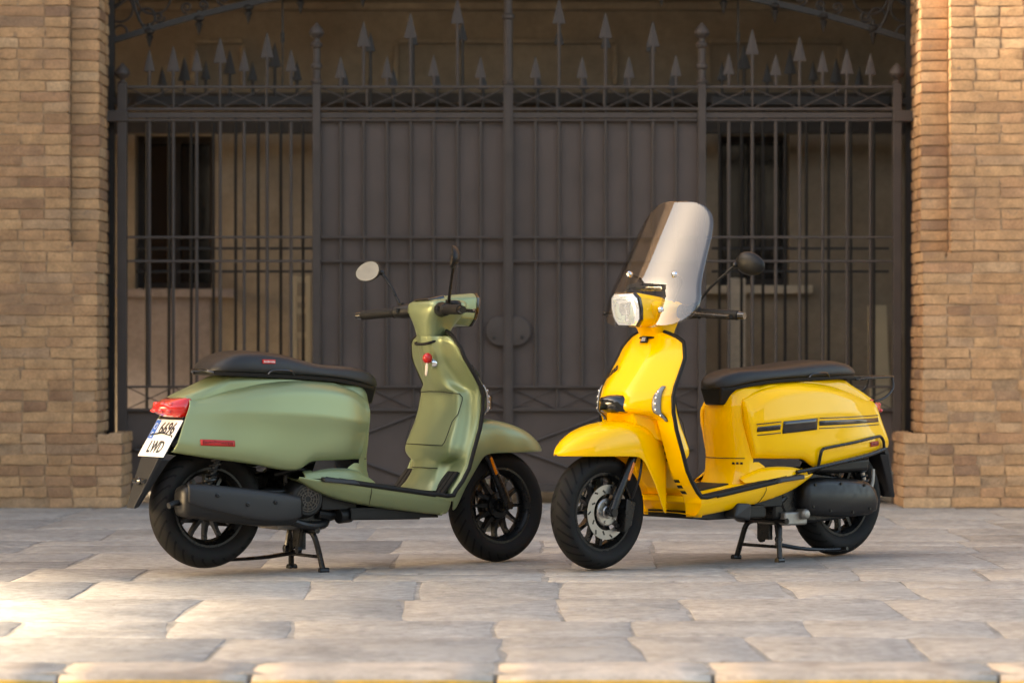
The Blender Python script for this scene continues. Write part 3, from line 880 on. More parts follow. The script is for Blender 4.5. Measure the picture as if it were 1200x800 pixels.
M['screen'] = screen_glass()
def tyre_mat():
    m, nt, b = nodes("tyre_rubber"); L = nt.links.new
    b.inputs["Roughness"].default_value = .70; b.inputs["Specular IOR Level"].default_value = .18
    tc = nt.nodes.new("ShaderNodeTexCoord"); sp = nt.nodes.new("ShaderNodeSeparateXYZ"); L(tc.outputs["Object"], sp.inputs[0])
    def mth(op, a, b_=None, c=None):
        n = nt.nodes.new("ShaderNodeMath"); n.operation = op
        for i, v in enumerate((a, b_, c)):
            if v is None: continue
            if isinstance(v, (int, float)): n.inputs[i].default_value = v
            else: L(v, n.inputs[i])
        return n.outputs[0]
    ang = mth('ARCTAN2', sp.outputs[2], sp.outputs[0])
    ay = mth('ABSOLUTE', sp.outputs[1])
    sgn = mth('SIGN', sp.outputs[1])
    ph = mth('ADD', mth('MULTIPLY', ang, 28/6.28318), mth('ADD', mth('MULTIPLY', mth('POWER', mth('MULTIPLY', ay, 20.0), 1.6), 1.0), mth('MULTIPLY', sgn, .25)))
    fr = mth('FRACT', ph)
    g = mth('LESS_THAN', fr, .24)
    rad = mth('SQRT', mth('ADD', mth('POWER', sp.outputs[0], 2.0), mth('POWER', sp.outputs[2], 2.0)))
    lim = mth('GREATER_THAN', rad, .200)
    lim2 = mth('GREATER_THAN', ay, .006)
    gg = mth('MULTIPLY', g, mth('MULTIPLY', lim, lim2))
    mx = nt.nodes.new("ShaderNodeMix"); mx.data_type = 'RGBA'
    mx.inputs[6].default_value = (.015, .0142, .0135, 1); mx.inputs[7].default_value = (.002, .002, .002, 1)
    L(gg, mx.inputs[0])
    n = nt.nodes.new("ShaderNodeTexNoise"); n.inputs["Scale"].default_value = 60; n.inputs["Detail"].default_value = 5
    L(tc.outputs["Object"], n.inputs["Vector"])
    m2 = nt.nodes.new("ShaderNodeMix"); m2.data_type = 'RGBA'; m2.blend_type = 'MULTIPLY'; m2.inputs[0].default_value = .5
    L(mx.outputs[2], m2.inputs[6]); L(n.outputs["Color"], m2.inputs[7])
    L(m2.outputs[2], b.inputs["Base Color"])
    bp = nt.nodes.new("ShaderNodeBump"); bp.inputs["Strength"].default_value = 1; bp.inputs["Distance"].default_value = .004
    L(mth('SUBTRACT', 1.0, gg), bp.inputs["Height"]); L(bp.outputs[0], b.inputs["Normal"])
    return m
M['tyre'] = tyre_mat()

WB = 1.33
# --- side panel surface --------------------------------------------------
p_zt = pchip([(-.13, .652), (0, .690), (.15, .720), (.3, .731), (.42, .727), (.52, .713), (.60, .690), (.64, .668)])
p_zs = pchip([(-.15, .627), (.06, .664), (.2, .686), (.34, .692), (.48, .681), (.57, .655), (.62, .620)])
p_zc = pchip([(-.15, .60), (.08, .608), (.32, .600), (.57, .575), (.64, .565)])
p_zb = pchip([(-.2, .453), (-.03, .428), (.16, .404), (.33, .379), (.365, .380), (.395, .413), (.60, .420)])
p_yt = pchip([(-.13, .088), (0, .113), (.15, .128), (.35, .134), (.5, .130), (.6, .122), (.645, .110)])
p_ys = pchip([(-.15, .107), (.06, .166), (.2, .186), (.34, .192), (.48, .187), (.57, .171), (.63, .146)])
p_yc = pchip([(-.15, .112), (.06, .176), (.2, .197), (.34, .205), (.48, .199), (.57, .182), (.64, .151)])
p_yl = pchip([(-.2, .112), (0, .166), (.2, .192), (.4, .196), (.55, .180), (.62, .153)])
def panel_edge_rear(z): return -.122-(.655-z)*.40
p_xf = pchip([(.36, .60), (.42, .602), (.49, .618), (.6, .642), (.68, .632), (.73, .62)])
def panel_profile(x):
    zt, zs, zc, zb = p_zt(x), p_zs(x), p_zc(x), p_zb(x)
    zs = min(zs, zt-.018); zc = min(zc, zs-.015)
    yt, ys, yc, yl = p_yt(x), p_ys(x), p_yc(x), p_yl(x)
    zl = zb+.032
    return [(yt-.02, zt-.004), (yt, zt), (lerp(yt, ys, .52), lerp(zt, zs, .36)), (ys-.003, zs+.004), (ys+.0015, zs-.004), (lerp(ys, yc, .42), lerp(zs, zc, .5)),
            (yc-.001, zc+.003), (yc, zc-.003), (lerp(yc, yl, .42)-.003, lerp(zc, zl, .35)), (lerp(yc, yl, .7), lerp(zc, zl, .7)), (yl, zl+.004), (yl-.004, zl-.006), (yl-.016, zb), (yl-.032, zb+.004)]
def panel_point(x, z, off=0.0):
    """y of the panel surface at length x, height z"""
    pr = panel_profile(x)
    for (ya, za), (yb, zb) in zip(pr[1:], pr[2:]):
        if za >= z >= zb and za > zb:
            return lerp(ya, yb, (za-z)/(za-zb))+off
    return pr[1][0]+off if z > pr[1][1] else pr[-2][0]+off
def side_panel(s, mat, parent):
    rows = []
    nu = 30
    for i in range(nu+1):
        u = i/nu; u = u*u*(3-2*u)*.45+u*.55
        xn = lerp(-.16, .64, u)
        row = []
        for yy, z in panel_profile(xn):
            xr, xf = panel_edge_rear(z), p_xf(z)
            x = lerp(xr, xf, u)
            row.append((x, s*yy, z))
        rows.append(row)
    rows.append([(x+.007, y_-s*.006, z) for x, y_, z in rows[-1]])
    rows.append([(x+.003, y_-s*.026, z) for x, y_, z in rows[-1]])
    V, F = grid(rows)
    if s > 0: F = [f[::-1] for f in F]
    o = mesh_obj("side_panel", V, F, mat, parent)
    subsurf(o, 1); solidify(o, .004, 1 if False else -1)
    return o
def decal(s, x0, x1, za0, za1, zb0, zb1, mat, parent, name, off=.0022, n=12):
    """strip laid on the panel: lower edge za0->za1, upper edge zb0->zb1"""
    rows = []
    for i in range(n+1):
        t = i/n; x = lerp(x0, x1, t); a, b = lerp(za0, za1, t), lerp(zb0, zb1, t)
        row = []
        for k in range(4):
            z = lerp(a, b, k/3)
            xr, xf = panel_edge_rear(z), p_xf(z)
            u = (x-xr)/(xf-xr)
            row.append((x, s*panel_point(lerp(-.16, .64, u), z, off), z))
        rows.append(row)
    V, F = grid(rows)
    o = mesh_obj(name, V, F, mat, parent)
    solidify(o, .0012, 0)
    return o
def panel_xyz(s, x, z, off):
    xr, xf = panel_edge_rear(z), p_xf(z); u = (x-xr)/(xf-xr)
    return (x, s*panel_point(lerp(-.16, .64, u), z, off), z)

# --- leg shield surface ---------------------------------------------------
l_xe = pchip([(.20, .955), (.25, .972), (.285, .985), (.30, 1.0), (.39, 1.06), (.46, 1.082), (.55, 1.112), (.62, 1.125), (.68, 1.126), (.76, 1.090), (.83, 1.047), (.87, 1.036), (.90, 1.024), (.93, 1.038), (.94, 1.042)])
l_w = pchip([(.20, .196), (.25, .212), (.29, .222), (.39, .225), (.5, .222), (.62, .217), (.7, .215), (.76, .210), (.83, .198), (.87, .184), (.895, .168), (.915, .135), (.93, .092), (.938, .06)])
l_xn = pchip([(.20, 1.0), (.3, 1.03), (.45, 1.09), (.56, 1.15), (.605, 1.19), (.622, 1.252), (.68, 1.243), (.74, 1.200), (.82, 1.134), (.886, 1.085), (.93, 1.056), (.94, 1.05)])
def leg_x(yy, z):
    w = l_w(z); t = min(1, abs(yy)/w)
    xe, xn = l_xe(z), l_xn(z)
    tp = min(.62, .074/w)
    f = 1 if t < tp else 1-((t-tp)/(1-tp))
    f2 = f*.82+.18*(1-(1-f)**2)
    up = xe+(xn-xe)*f2
    # below the horn: flat flanks, wheel well in the middle
    k = sstep(.48, .60, abs(yy)/l_w(z)) 
    low = lerp(xe-.028, xe+.026*(1-t), k)
    return lerp(low, up, sstep(.585, .612, z))
def leg_shield(mat, parent):
    zs = [.20, .215, .235, .26, .285, .31, .34, .38, .42, .46, .50, .54, .57, .588, .600, .610, .622, .645, .67, .70, .73, .76, .79, .82, .85, .87, .885, .90, .912, .922, .930, .936]
    ts = [0, .12, .22, .30, .40, .48, .52, .56, .60, .64, .70, .78, .86, .93, .975, 1.0]
    ts = [-t for t in ts[:0:-1]]+ts
    rows = []
    for z in zs:
        w = l_w(z)
        rows.append([(leg_x(t*w, z)-(.006 if abs(t) > .99 else 0), t*w, z) for t in ts])
    V, F = grid(rows)
    F = [f for f in F]
    o = mesh_obj("leg_shield", V, F, mat, parent)
    subsurf(o, 1); solidify(o, .010, -1)
    # outward face is +X: make sure the thickness goes to the rear
    return o

i_xr = pchip([(.30, .935), (.325, .955), (.37, .975), (.42, .990), (.46, .985), (.52, 1.005), (.62, 1.035), (.685, 1.040), (.70, 1.030), (.77, 1.005), (.83, .985), (.88, .968), (.91, .962)])
i_w1 = pchip([(.30, .125), (.33, .105), (.38, .095), (.405, .10), (.425, .150), (.45, .176), (.50, .170), (.58, .158), (.66, .148), (.69, .140), (.72, .090), (.77, .070), (.83, .058), (.91, .050)])
def inner_shield(mat, parent):
    zs = [.298, .31, .325, .345, .37, .395, .408, .416, .426, .445, .47, .5, .54, .58, .62, .66, .68, .692, .70, .715, .74, .77, .80, .83, .86, .885, .90, .915]
    rows = []
    for z in zs:
        w, xe, xr, w1 = l_w(z)-.007, l_xe(z)-.004, i_xr(z), i_w1(z)
        w1 = min(w1, w-.03)
        half = [(xe, w), (xe-.012, w-.004), (lerp(xe-.014, xr, .12), lerp(w, w1, .5)), (lerp(xe, xr, .35), lerp(w, w1, .8)), (lerp(xe, xr, .80), w1+.008), (xr+.008, w1-.004), (xr+.001, w1*.80), (xr-.001, w1*.45), (xr-.006, w1*.12)]
        rows.append([(x, -y_, z) for x, y_ in half]+[(x, y_, z) for x, y_ in half[::-1]])
    V, F = grid(rows)
    F = [f[::-1] for f in F]
    o = mesh_obj("inner_leg_shield", V, F, mat, parent)
    subsurf(o, 1)
    return o
def inner_x(yy, z):
    w, xe, xr, w1 = l_w(z)-.007, l_xe(z)-.004, i_xr(z), i_w1(z)
    ay = abs(yy)
    if ay < w1: return xr-.003
    return lerp(xr+.01, xe-.014, min(1, (ay-w1)/(w-w1)))

def floor_z(x): return .336-.132*(x-.57)
f_w = pchip([(.40, .185), (.5, .205), (.6, .214), (.8, .223), (.95, .227), (1.0, .227)])

# --- tyre and wheel --------------------------------------------------------
def wheel(parent, name, loc, rad, wid, disc, rot=None):
    root = empty(name); root.parent = parent
    if rot is not None: root.matrix_local = rot @ Matrix.Translation(loc)
    else: root.location = loc
    # make the wheel's rim the part itself: an Empty part carrying tyre, rim, spokes
    rr = .152                      # rim flange radius
    h = wid/2
    sec = rad-rr
    prof = [(rr-.004, h*.52), (rr+.006, h*.74), (rr+.022, h*.93), (rr+sec*.45, h*1.0), (rr+sec*.68, h*.94), (rad-.014, h*.70), (rad-.006, h*.47), (rad-.0015, h*.22), (rad, 0)]
    prof = prof+[(r_, -a) for r_, a in prof[-2::-1]]
    t = MB(); rows = []
    n = 72
    for r_, a in prof: rows.append([(r_*math.cos(2*math.pi*k/n), a, r_*math.sin(2*math.pi*k/n)) for k in range(n)])
    V, F = grid(rows, close_v=True); t.add(V, F)
    ty = t.build("tyre", M['tyre'], root, ang=80)
    rm = MB()
    rp = [(rr+.004, h*.62), (rr+.003, h*.70), (rr-.006, h*.70), (rr-.010, h*.58), (rr-.020, h*.40), (rr-.026, 0), (rr-.020, -h*.40), (rr-.010, -h*.58), (rr-.006, -h*.70), (rr+.003, -h*.70), (rr+.004, -h*.62), (rr-.006, -h*.5), (rr-.014, 0), (rr-.006, h*.5)]
    rows = [[(r_*math.cos(2*math.pi*k/48), a, r_*math.sin(2*math.pi*k/48)) for k in range(48)] for r_, a in rp]
    V, F = grid(rows, close_u=True, close_v=True); rm.add(V, F)
    rm.build("rim", M['black_metal'], root)
    hb = MB().lathe([(.0, .052), (.024, .052), (.028, .046), (.030, .030), (.052, .026), (.056, .018), (.056, -.018), (.052, -.026), (.030, -.030), (.028, -.046), (.024, -.052), (0, -.052)], 28)
    hb.build("hub", M['black_metal'], root)
    sm = MB()
    sm.add(*spoke(rr))
    so = sm.build("spoke", M['black_metal'], root); me = so.data; bpy.data.objects.remove(so)
    for k in range(12): link("spoke", me, root, (0, 0, 0), (0, 2*math.pi*k/12, 0))
    if disc:
        s = disc
        d = MB(); rows = []
        y0 = s*.052
        for r_, a in ((.072, y0), (.108, y0), (.108, y0+s*.004), (.072, y0+s*.004)):
            rows.append([(r_*math.cos(2*math.pi*k/56), a, r_*math.sin(2*math.pi*k/56)) for k in range(56)])
        V, F = grid(rows, close_u=True, close_v=True); d.add(V, F)
        d.mi = 1
        for k in range(14):
            t0 = 2*math.pi*k/14; ra = .083 if k % 2 else .097
            M_ = Matrix.Rotation(t0, 4, 'Y') @ Matrix.Translation((ra, y0+s*.0025, 0)) @ Matrix.Rotation(R(40), 4, 'Y')
            d.box((-.009, -.0022, -.0035), (.009, .0022, .0035), M_)
        d.build("brake_disc", None, root, mats=[M['steel'], M['black_metal']])
        c = MB().lathe([(0, s*.062), (.022, s*.062), (.026, s*.058), (.050, s*.0585), (.055, s*.054), (.055, s*.048), (0, s*.046)] if s > 0 else [(0, s*.046), (.055, s*.048), (.055, s*.054), (.050, s*.0585), (.026, s*.058), (.022, s*.062), (0, s*.062)], 28)
        for k in range(5):
            q = 2*math.pi*k/5
            c.lathe([(0, s*.064), (.006, s*.064), (.006, s*.055)], 8, Matrix.Translation((.040*math.cos(q), 0, .040*math.sin(q))))
        c.build("disc_carrier", M['steel'], root)
    return root
def spoke(rr):
    rows = []
    for r_, w, a0, a1 in ((.050, .0085, .020, -.020), (.075, .0075, .022, -.010), (.105, .0065, .024, -.002), (rr-.016, .0075, .022, -.004)):
        rows.append([(r_, a0, -w), (r_, a0, w), (r_, a1, w), (r_, a1, -w)])
    V, F = grid(rows, close_v=True, cap=True)
    return V, F

def sym(f):
    for s in (-1, 1): f(s)

def place_text(txt, size, mat, parent, loc, xdir, updir, name="lettering", bold=0.0, depth=.0005, wid=None):
    me = text_mesh(txt, size, depth, bold); me.materials.clear(); me.materials.append(mat)
    x = Vector(xdir).normalized(); up = Vector(updir).normalized()
    n = x.cross(up).normalized(); up = n.cross(x)
    sx = 1.0
    if wid:
        xs = [v.co.x for v in me.vertices]; sx = wid/(max(xs)-min(xs))
    Mx = Matrix(((x.x*sx, up.x, n.x, loc[0]), (x.y*sx, up.y, n.y, loc[1]), (x.z*sx, up.z, n.z, loc[2]), (0, 0, 0, 1)))
    me.transform(Mx)
    o = bpy.data.objects.new(name, me); COL.objects.link(o); o.parent = parent
    return o

def make_scooter(cfg):
    green = cfg['kind'] == 'green'
    body = M['green'] if green else M['yellow']
    root = empty("motor_scooter", cfg['loc'], cfg['rot'])
    tag(root, cfg['label'], "scooter")
    RW = .2365; FW = .2295

    # ---------------- rear wheel, engine, exhaust, suspension
    rw = wheel(root, "rear_wheel", (0, 0, RW), RW, .120, 0)
    rw["label"] = "black rear wheel with wide tyre"
    eng = MB()
    eng.loft([[(x, y_*sy, z) for x, z in pts] for (y_, sy, pts) in (
        (.055, 1, [(-.03, .20), (.06, .16), (.25, .15), (.40, .17), (.44, .24), (.42, .33), (.30, .37), (.10, .34), (-.02, .30)]),
        (.115, 1, [(-.03, .20), (.06, .16), (.25, .15), (.40, .17), (.44, .24), (.42, .33), (.30, .37), (.10, .34), (-.02, .30)]))])
    eng.box((.20, -.10, .17), (.47, .11, .31)).box((.30, -.08, .30), (.46, .08, .40))
    e = bevel(eng.build("engine", M['black_metal'], root), .012, 2)
    # transmission cover on the left: long rounded casing
    cv = []
    for y_, g in ((.085, 0.0), (.135, 0.0), (.158, .008), (.168, .026)):
        pts = [(-.10+g, .235), (-.085+g, .285-g), (-.03, .318-g), (.08, .330-g), (.22, .338-g), (.31, .330-g), (.345-g, .29), (.345-g, .225), (.31, .185+g), (.20, .175+g), (.06, .168+g), (-.05, .172+g), (-.092+g, .195)]
        cv.append([(x, y_, z) for x, z in pts])
    cvo = MB().loft(cv).build("transmission_cover", M['exhaust'], root, ang=50); bevel(cvo, .006, 2, 50)
    for x, z in ((-.03, .20), (.07, .19), (.20, .20), (.30, .22), (.29, .31), (.14, .31), (0, .30)):
        MB().lathe([(.006, .002), (.006, -.003), (0, -.0035)][::-1], 8, Matrix.Translation((x, .170, z))).build("bolt", M['black_metal'], cvo)
    # air box above it
    ab = []
    for y_, g in ((.05, 0), (.125, 0), (.14, .012)):
        ab.append([(-.06+g, y_, .355+g), (.12, y_, .350+g), (.24-g, y_, .352+g), (.25-g, y_, .385-g), (.1, y_, .408-g), (-.07+g, y_, .415-g)])
    bevel(MB().loft(ab).build("air_box", M['plastic'], root), .008, 2)
    cr = MB(); cr.box((.30, -.03, .145), (.43, .135, .20)).lathe([(.022, .0), (.022, .06), (.012, .065)], 12, Matrix.Translation((.33, .10, .19)))
    bevel(cr.build("crankcase", M['alu'], root), .008, 2)
    # shock absorbers
    for s in (-1, 1):
        sp = [( -.055+.030*t, s*.118, .24+.20*t) for t in [k/40 for k in range(41)]]
        spr = MB(); pts = []
        for k in range(97):
            t = k/96; a = t*8*2*math.pi
            pts.append((-.07+.06*t+.022*math.cos(a), s*.115+.022*math.sin(a)*.6, .27+.16*t))
        spr.tube(pts, .0042, 5)
        so = spr.build("shock_absorber", M['black_metal'], root)
        MB().tube([(-.075, s*.115, .235), (-.005, s*.115, .45)], [.010, .013], 10).build("damper", M['steel'] if s > 0 else M['black_metal'], so)
    # rear axle arm, left guide pipe
    MB().tube([(-.135, .085, .36), (-.125, .09, .30), (-.095, .085, .245), (-.05, .075, .235)], [.009, .009, .012, .014], 10, smooth=4).build("axle_stay", M['alu'], root)
    # exhaust on the right
    ex = MB(); rows = []
    for x, zt, zb, yo, yi, r_ in ((-.195, .305, .225, .185, .115, .7), (-.185, .320, .210, .200, .10, 1), (-.165, .330, .203, .208, .095, 1), (.02, .310, .180, .208, .09, 1), (.16, .297, .166, .203, .09, 1), (.28, .285, .168, .192, .09, 1), (.31, .270, .180, .175, .10, 1)):
        zm = (zt+zb)/2; h = (zt-zb)/2; ym = (yo+yi)/2; w = (yo-yi)/2
        rows.append([(x-.02*((z-zm)/h)*0, -(ym+w*math.copysign(abs(math.cos(a))**.55, math.cos(a))), zm+h*math.copysign(abs(math.sin(a))**.55, math.sin(a))) for a in [2*math.pi*k/20 for k in range(20)] for z in [zm]])
    ex.loft(rows); exo = ex.build("exhaust", M['exhaust'], root, ang=50)
    # heat shield with dropped rear, three bolts, outlet
    sh = MB(); rows = []
    for x, zt, zb, y_ in ((-.185, .330, .262, .206), (-.12, .329, .240, .216), (.0, .318, .216, .219), (.12, .306, .190, .216), (.24, .292, .185, .206), (.325, .278, .200, .190)):
        rows.append([(x, -(y_-.03), zt+.004), (x, -(y_-.006), zt), (x, -y_, zt-.014), (x, -(y_+.001), (zt+zb)/2), (x, -y_, zb+.008), (x, -(y_-.004), zb)])
    V, F = grid(rows); sho = mesh_obj("heat_shield", V, F, M['grey_plastic'], exo); solidify(sho, .004, 0); subsurf(sho, 1)
    for x, z in ((-.065, .290), (.065, .255), (.19, .262)):
        MB().lathe([(.009, .004), (.009, -.004), (.004, -.006), (0, -.004)][::-1], 10, Matrix.Translation((x, -.219 if x < .15 else -.212, z))).build("bolt", M['black_metal'], exo)
    MB().tube([(-.19, -.15, .262), (-.215, -.152, .258), (-.24, -.158, .250)], .012, 10).build("outlet", M['exhaust'], exo)
    MB().tube([(.28, -.14, .19), (.38, -.13, .165), (.47, -.10, .17), (.50, -.04, .20), (.46, 0, .25)], .017, 10, smooth=5).build("header_pipe", M['exhaust'], exo)
    # fan cover: ribbed disc
    T = Matrix.Translation((.365, -.09, .270))
    fc = MB().lathe([(.0, -.062), (.048, -.062), (.052, -.066), (.062, -.066), (.070, -.058), (.078, -.03), (.080, .03)], 36, T).build("fan_cover", M['plastic'], root)
    for k in range(12):
        a = 2*math.pi*k/12
        MB().tube([(.365+.012*math.cos(a), -.1535, .270+.012*math.sin(a)), (.365+.048*math.cos(a), -.1535, .270+.048*math.sin(a))], .0028, 6).build("grille_rib", M['bronze'], fc)
    for rad in (.014, .026, .038, .048):
        MB().tube([(.365+rad*math.cos(2*math.pi*k/28), -.1545, .270+rad*math.sin(2*math.pi*k/28)) for k in range(28)], .0020, 5, closed=True).build("grille_ring", M['bronze'], fc)
    # small clutter around the engine
    cl = MB()
    cl.tube([(.43, -.11, .21), (.50, -.09, .20), (.56, -.08, .215)], .020, 10).tube([(.52, -.12, .20), (.58, -.11, .205)], .030, 12)
    cl.tube([(.40, .10, .26), (.45, .115, .24), (.52, .10, .235)], .016, 10).tube([(.26, -.07, .36), (.34, -.12, .385), (.42, -.11, .36)], .012, 8, smooth=4)
    cl.tube([(.2, .10, .40), (.26, .13, .37), (.36, .13, .345)], .010, 8, smooth=4)
    cl.box((.44, -.13, .225), (.60, .13, .30)).box((.56, -.15, .185), (.88, .15, .235))
    bevel(cl.build("underframe", M['plastic'], root), .006, 2)
    # inner mudguard under the panels
    im = []
    for x in (-.20, -.12, -.02, .10, .22, .34, .46, .56):
        z = p_zb(x)+.020; w = min(.165, panel_profile(max(-.15, x))[-1][0]+.005)
        zt = z+.05 if x > .3 else max(z+.04, .235+math.sqrt(max(.0, .265**2-x*x)))
        im.append([(x, -w, z), (x, -w+.01, zt), (x, 0, zt+.01), (x, w-.01, zt), (x, w, z)])
    V, F = grid(im); solidify(mesh_obj("inner_mudguard", V, F, M['plastic'], root), .004, 0)

    # ---------------- bodywork
    cb = MB(); rows = []
    for z, xf, w in ((.300, .715, .150), (.325, .706, .146), (.345, .694, .142), (.38, .684, .139), (.43, .682, .137), (.50, .690, .136), (.57, .696, .134), (.63, .694, .130), (.68, .684, .120), (.705, .674, .106), (.720, .66, .09)):
        row = []
        for k in range(25):
            a = -math.pi/2+math.pi*k/24
            c, s_ = math.cos(a), math.sin(a)
            row.append((.50+(xf-.50)*abs(c)**.62, w*math.copysign(abs(s_)**.70, s_), z))
        xb0 = .30 if z > .42 else .56
        row = [(min(xb0, row[0][0]) if z > .42 else row[0][0], -w, z)]+row+[(min(xb0, row[-1][0]) if z > .42 else row[-1][0], w, z)]
        rows.append(row)
    cb.loft(rows); cbo = cb.build("centre_body", body, root, ang=60); 
    # access hatch seam and vents on the front of the centre body
    for s in (-1, 1):
        zz = .418; pts = []
        for k in range(17):
            t = k/16
            pts.append((t, zz))
    def cb_pt(a_deg, z, off=.0015):
        a = R(a_deg); c, s_ = math.cos(a), math.sin(a)
        xf = pchip([(.300, .715), (.325, .706), (.345, .694), (.38, .684), (.43, .682), (.50, .690), (.57, .696), (.63, .694)])(z)
        return (.50+(xf-.50)*abs(c)**.62+off*c, (.137+off)*math.copysign(abs(s_)**.70, s_), z)
    MB().tube([cb_pt(a, .425) for a in range(-50, 51, 5)], .0016, 5).build("hatch_seam", M['plastic'], cbo)
    for a0 in (28, 36, 44):
        MB().tube([cb_pt(a0-2.5, .405, .0005), cb_pt(a0+2.5, .405, .0005)], .0048, 6).build("vent_slot", M['plastic'], cbo)
    # tail piece between the panels
    tp = []
    for x, zt, w, zb in ((-.165, .648, .070, .60), (-.13, .667, .082, .60), (-.10, .680, .088, .60), (-.05, .700, .098, .60), (0, .722, .098, .60), (.04, .742, .100, .60), (.10, .748, .115, .60), (.30, .742, .125, .60), (.5, .728, .118, .60), (.60, .700, .10, .60)):
        tp.append([(x, -w-.006, zb), (x, -w-.004, zt-.030), (x, -w, zt-.010), (x, -w*.8, zt-.002), (x, 0, zt+.002), (x, w*.8, zt-.002), (x, w, zt-.010), (x, w+.004, zt-.030), (x, w+.006, zb)])
    t_o = MB().loft(tp).build("tail_cover", body, root, ang=60)
    # side panels
    for s in (-1, 1):
        po = side_panel(s, body, root)
        # dark intake between panel and floor
        q = MB().hexa([panel_xyz(s, .372, .372, -.010), panel_xyz(s, .605, .388, -.010), (.605, s*.10, .388), (.372, s*.10, .372),
                       panel_xyz(s, .390, .424, -.010), panel_xyz(s, .605, .432, -.010), (.605, s*.10, .432), (.390, s*.10, .424)])
        q.build("air_intake", M['gloss_black'], po, smooth=False)
        fl_ = [(.335, .181, .350, .166, .372), (.38, .186, .350, .176, .378), (.45, .196, .348, .180, .384), (.53, .202, .342, .174, .384), (.59, .190, .334, .155, .378), (.64, .168, .329, .142, .356), (.675, .150, .325, .136, .335)]
        rws = [[(x, s*ya, za), (x+.002, s*lerp(ya, yb, .55), lerp(za, zb, .30)), (x, s*yb, zb), (x, s*(yb-.03), zb+.006)] for x, ya, za, yb, zb in fl_]
        V, F = grid(rws); fo = mesh_obj("floor_flare", V, F if s < 0 else [f[::-1] for f in F], body, po); solidify(fo, .003, 0); subsurf(fo, 1)
        # red badge with lettering near the rear
        bx0, bx1, bz = ((-.105, .028, .4895) if green else (-.098, -.035, .4725))
        hb = .0115 if green else .010
        bd = decal(s, bx0, bx1, bz-hb, bz-hb-.004, bz+hb, bz+hb-.004, M['red'], po, "badge", .003)
        a, b = Vector(panel_xyz(s, bx0, bz, .0052)), Vector(panel_xyz(s, bx1, bz-.003, .0052))
        xd = (b-a) if s < 0 else (a-b)
        place_text("lambretta", .022 if green else .015, M['gloss_black'] if False else pbr_red_dark, po, (a+b)/2, xd, (0, 0, 1), "lettering", bold=.0006, wid=abs(bx1-bx0)*.9)
        if not green:
            st = M['gloss_black']
            decal(s, .612, .512, .532, .541, .552, .561, st, po, "stripe")
            decal(s, .618, .512, .562, .571, .5655, .5745, st, po, "stripe")
            decal(s, .608, .508, .517, .526, .5205, .5295, st, po, "stripe")
            decal(s, .500, .312, .524, .537, .574, .585, st, po, "stripe")
            decal(s, .300, -.130, .553, .560, .573, .578, st, po, "stripe")
            decal(s, .300, -.132, .582, .586, .5855, .590, st, po, "stripe")
            decal(s, .300, -.128, .540, .548, .5435, .5515, st, po, "stripe")
            # tubular side guard
            loop = [(.300, .385), (.300, .440), (.290, .455), (.265, .462), (.10, .480), (-.075, .500), (-.108, .498), (-.125, .478), (-.140, .446)]
            pts = [panel_xyz(s, x, z, .014) for x, z in loop]
            g = MB().tube(pts, .0065, 8, smooth=4)
            low = [(.42, .362), (.34, .372), (.20, .392), (.0, .418), (-.145, .444)]
            g.tube([panel_xyz(s, x, z+.004, .016) for x, z in low], .0085, 8, smooth=4)
            g.build("side_guard", M['black_metal'], root)
    # seat
    hump = .012 if green else -.010
    s_zt = pchip([(-.075, .764), (-.06, .782), (-.02, .803+hump*.5), (.05, .826+hump), (.12, .832+hump), (.25, .826+hump*.9), (.35, .810+hump*.5), (.43, .798), (.5, .792), (.6, .788), (.66, .777), (.70, .762), (.73, .742), (.742, .722)])
    s_zb = pchip([(-.075, .756), (.1, .752), (.3, .747), (.5, .737), (.62, .721), (.70, .706), (.742, .704)])
    s_w = pchip([(-.075, .060), (-.055, .095), (0, .132), (.1, .147), (.25, .147), (.4, .136), (.5, .125), (.6, .108), (.67, .090), (.715, .066), (.742, .030)])
    rows = []
    xs = [-.075, -.068, -.055, -.035, 0, .05, .1, .16, .22, .28, .33, .37, .41, .45, .5, .55, .6, .64, .67, .695, .715, .73, .742]
    for x in xs:
        zt, zb, w = s_zt(x), s_zb(x), s_w(x); h = zt-zb
        if x < .2: x = -.035+(x+.075)*(.235/.275)
        pr = [(.90, zb+.001), (.985, zb+.008), (1.0, zb+h*.22), (.99, zb+h*.45), (.95, zb+h*.66), (.86, zb+h*.84), (.70, zb+h*.94), (.45, zb+h*.985), (.2, zt)]
        rows.append([(x, -w*a, z) for a, z in pr]+[(x, 0, zt)]+[(x, w*a, z) for a, z in pr[::-1]]+[(x, 0, zb)])
    so = MB().loft(rows).build("seat", M['seat'], root, ang=75); subsurf(so, 1)
    # base skirt of the seat and front hinge block
    rows = []
    for x in xs[2:-1:2]:
        zb, w = s_zb(x), s_w(x)
        if x < .2: x = -.035+(x+.075)*(.235/.275)
        rows.append([(x, -w*.93, zb-.010), (x, -w*.95, zb+.004), (x, w*.95, zb+.004), (x, w*.93, zb-.010)])
    MB().loft(rows).build("seat_base", M['plastic'], so)
    hb = MB().hexa([(.655, -.052, .640), (.712, -.046, .640), (.712, .046, .640), (.655, .052, .640), (.60, -.092, .712), (.722, -.066, .712), (.722, .066, .712), (.60, .092, .712)])
    bevel(hb.build("seat_hinge_cover", M['plastic'], so), .008, 2)
    for s in (-1, 1):
        b = MB().tube([(.185, s*.146, .752), (.20, s*.151, .766), (.24, s*.152, .768), (.285, s*.150, .764), (.30, s*.144, .750)], .004, 6, smooth=4).build("grab_strap", M['gloss_black'], so)
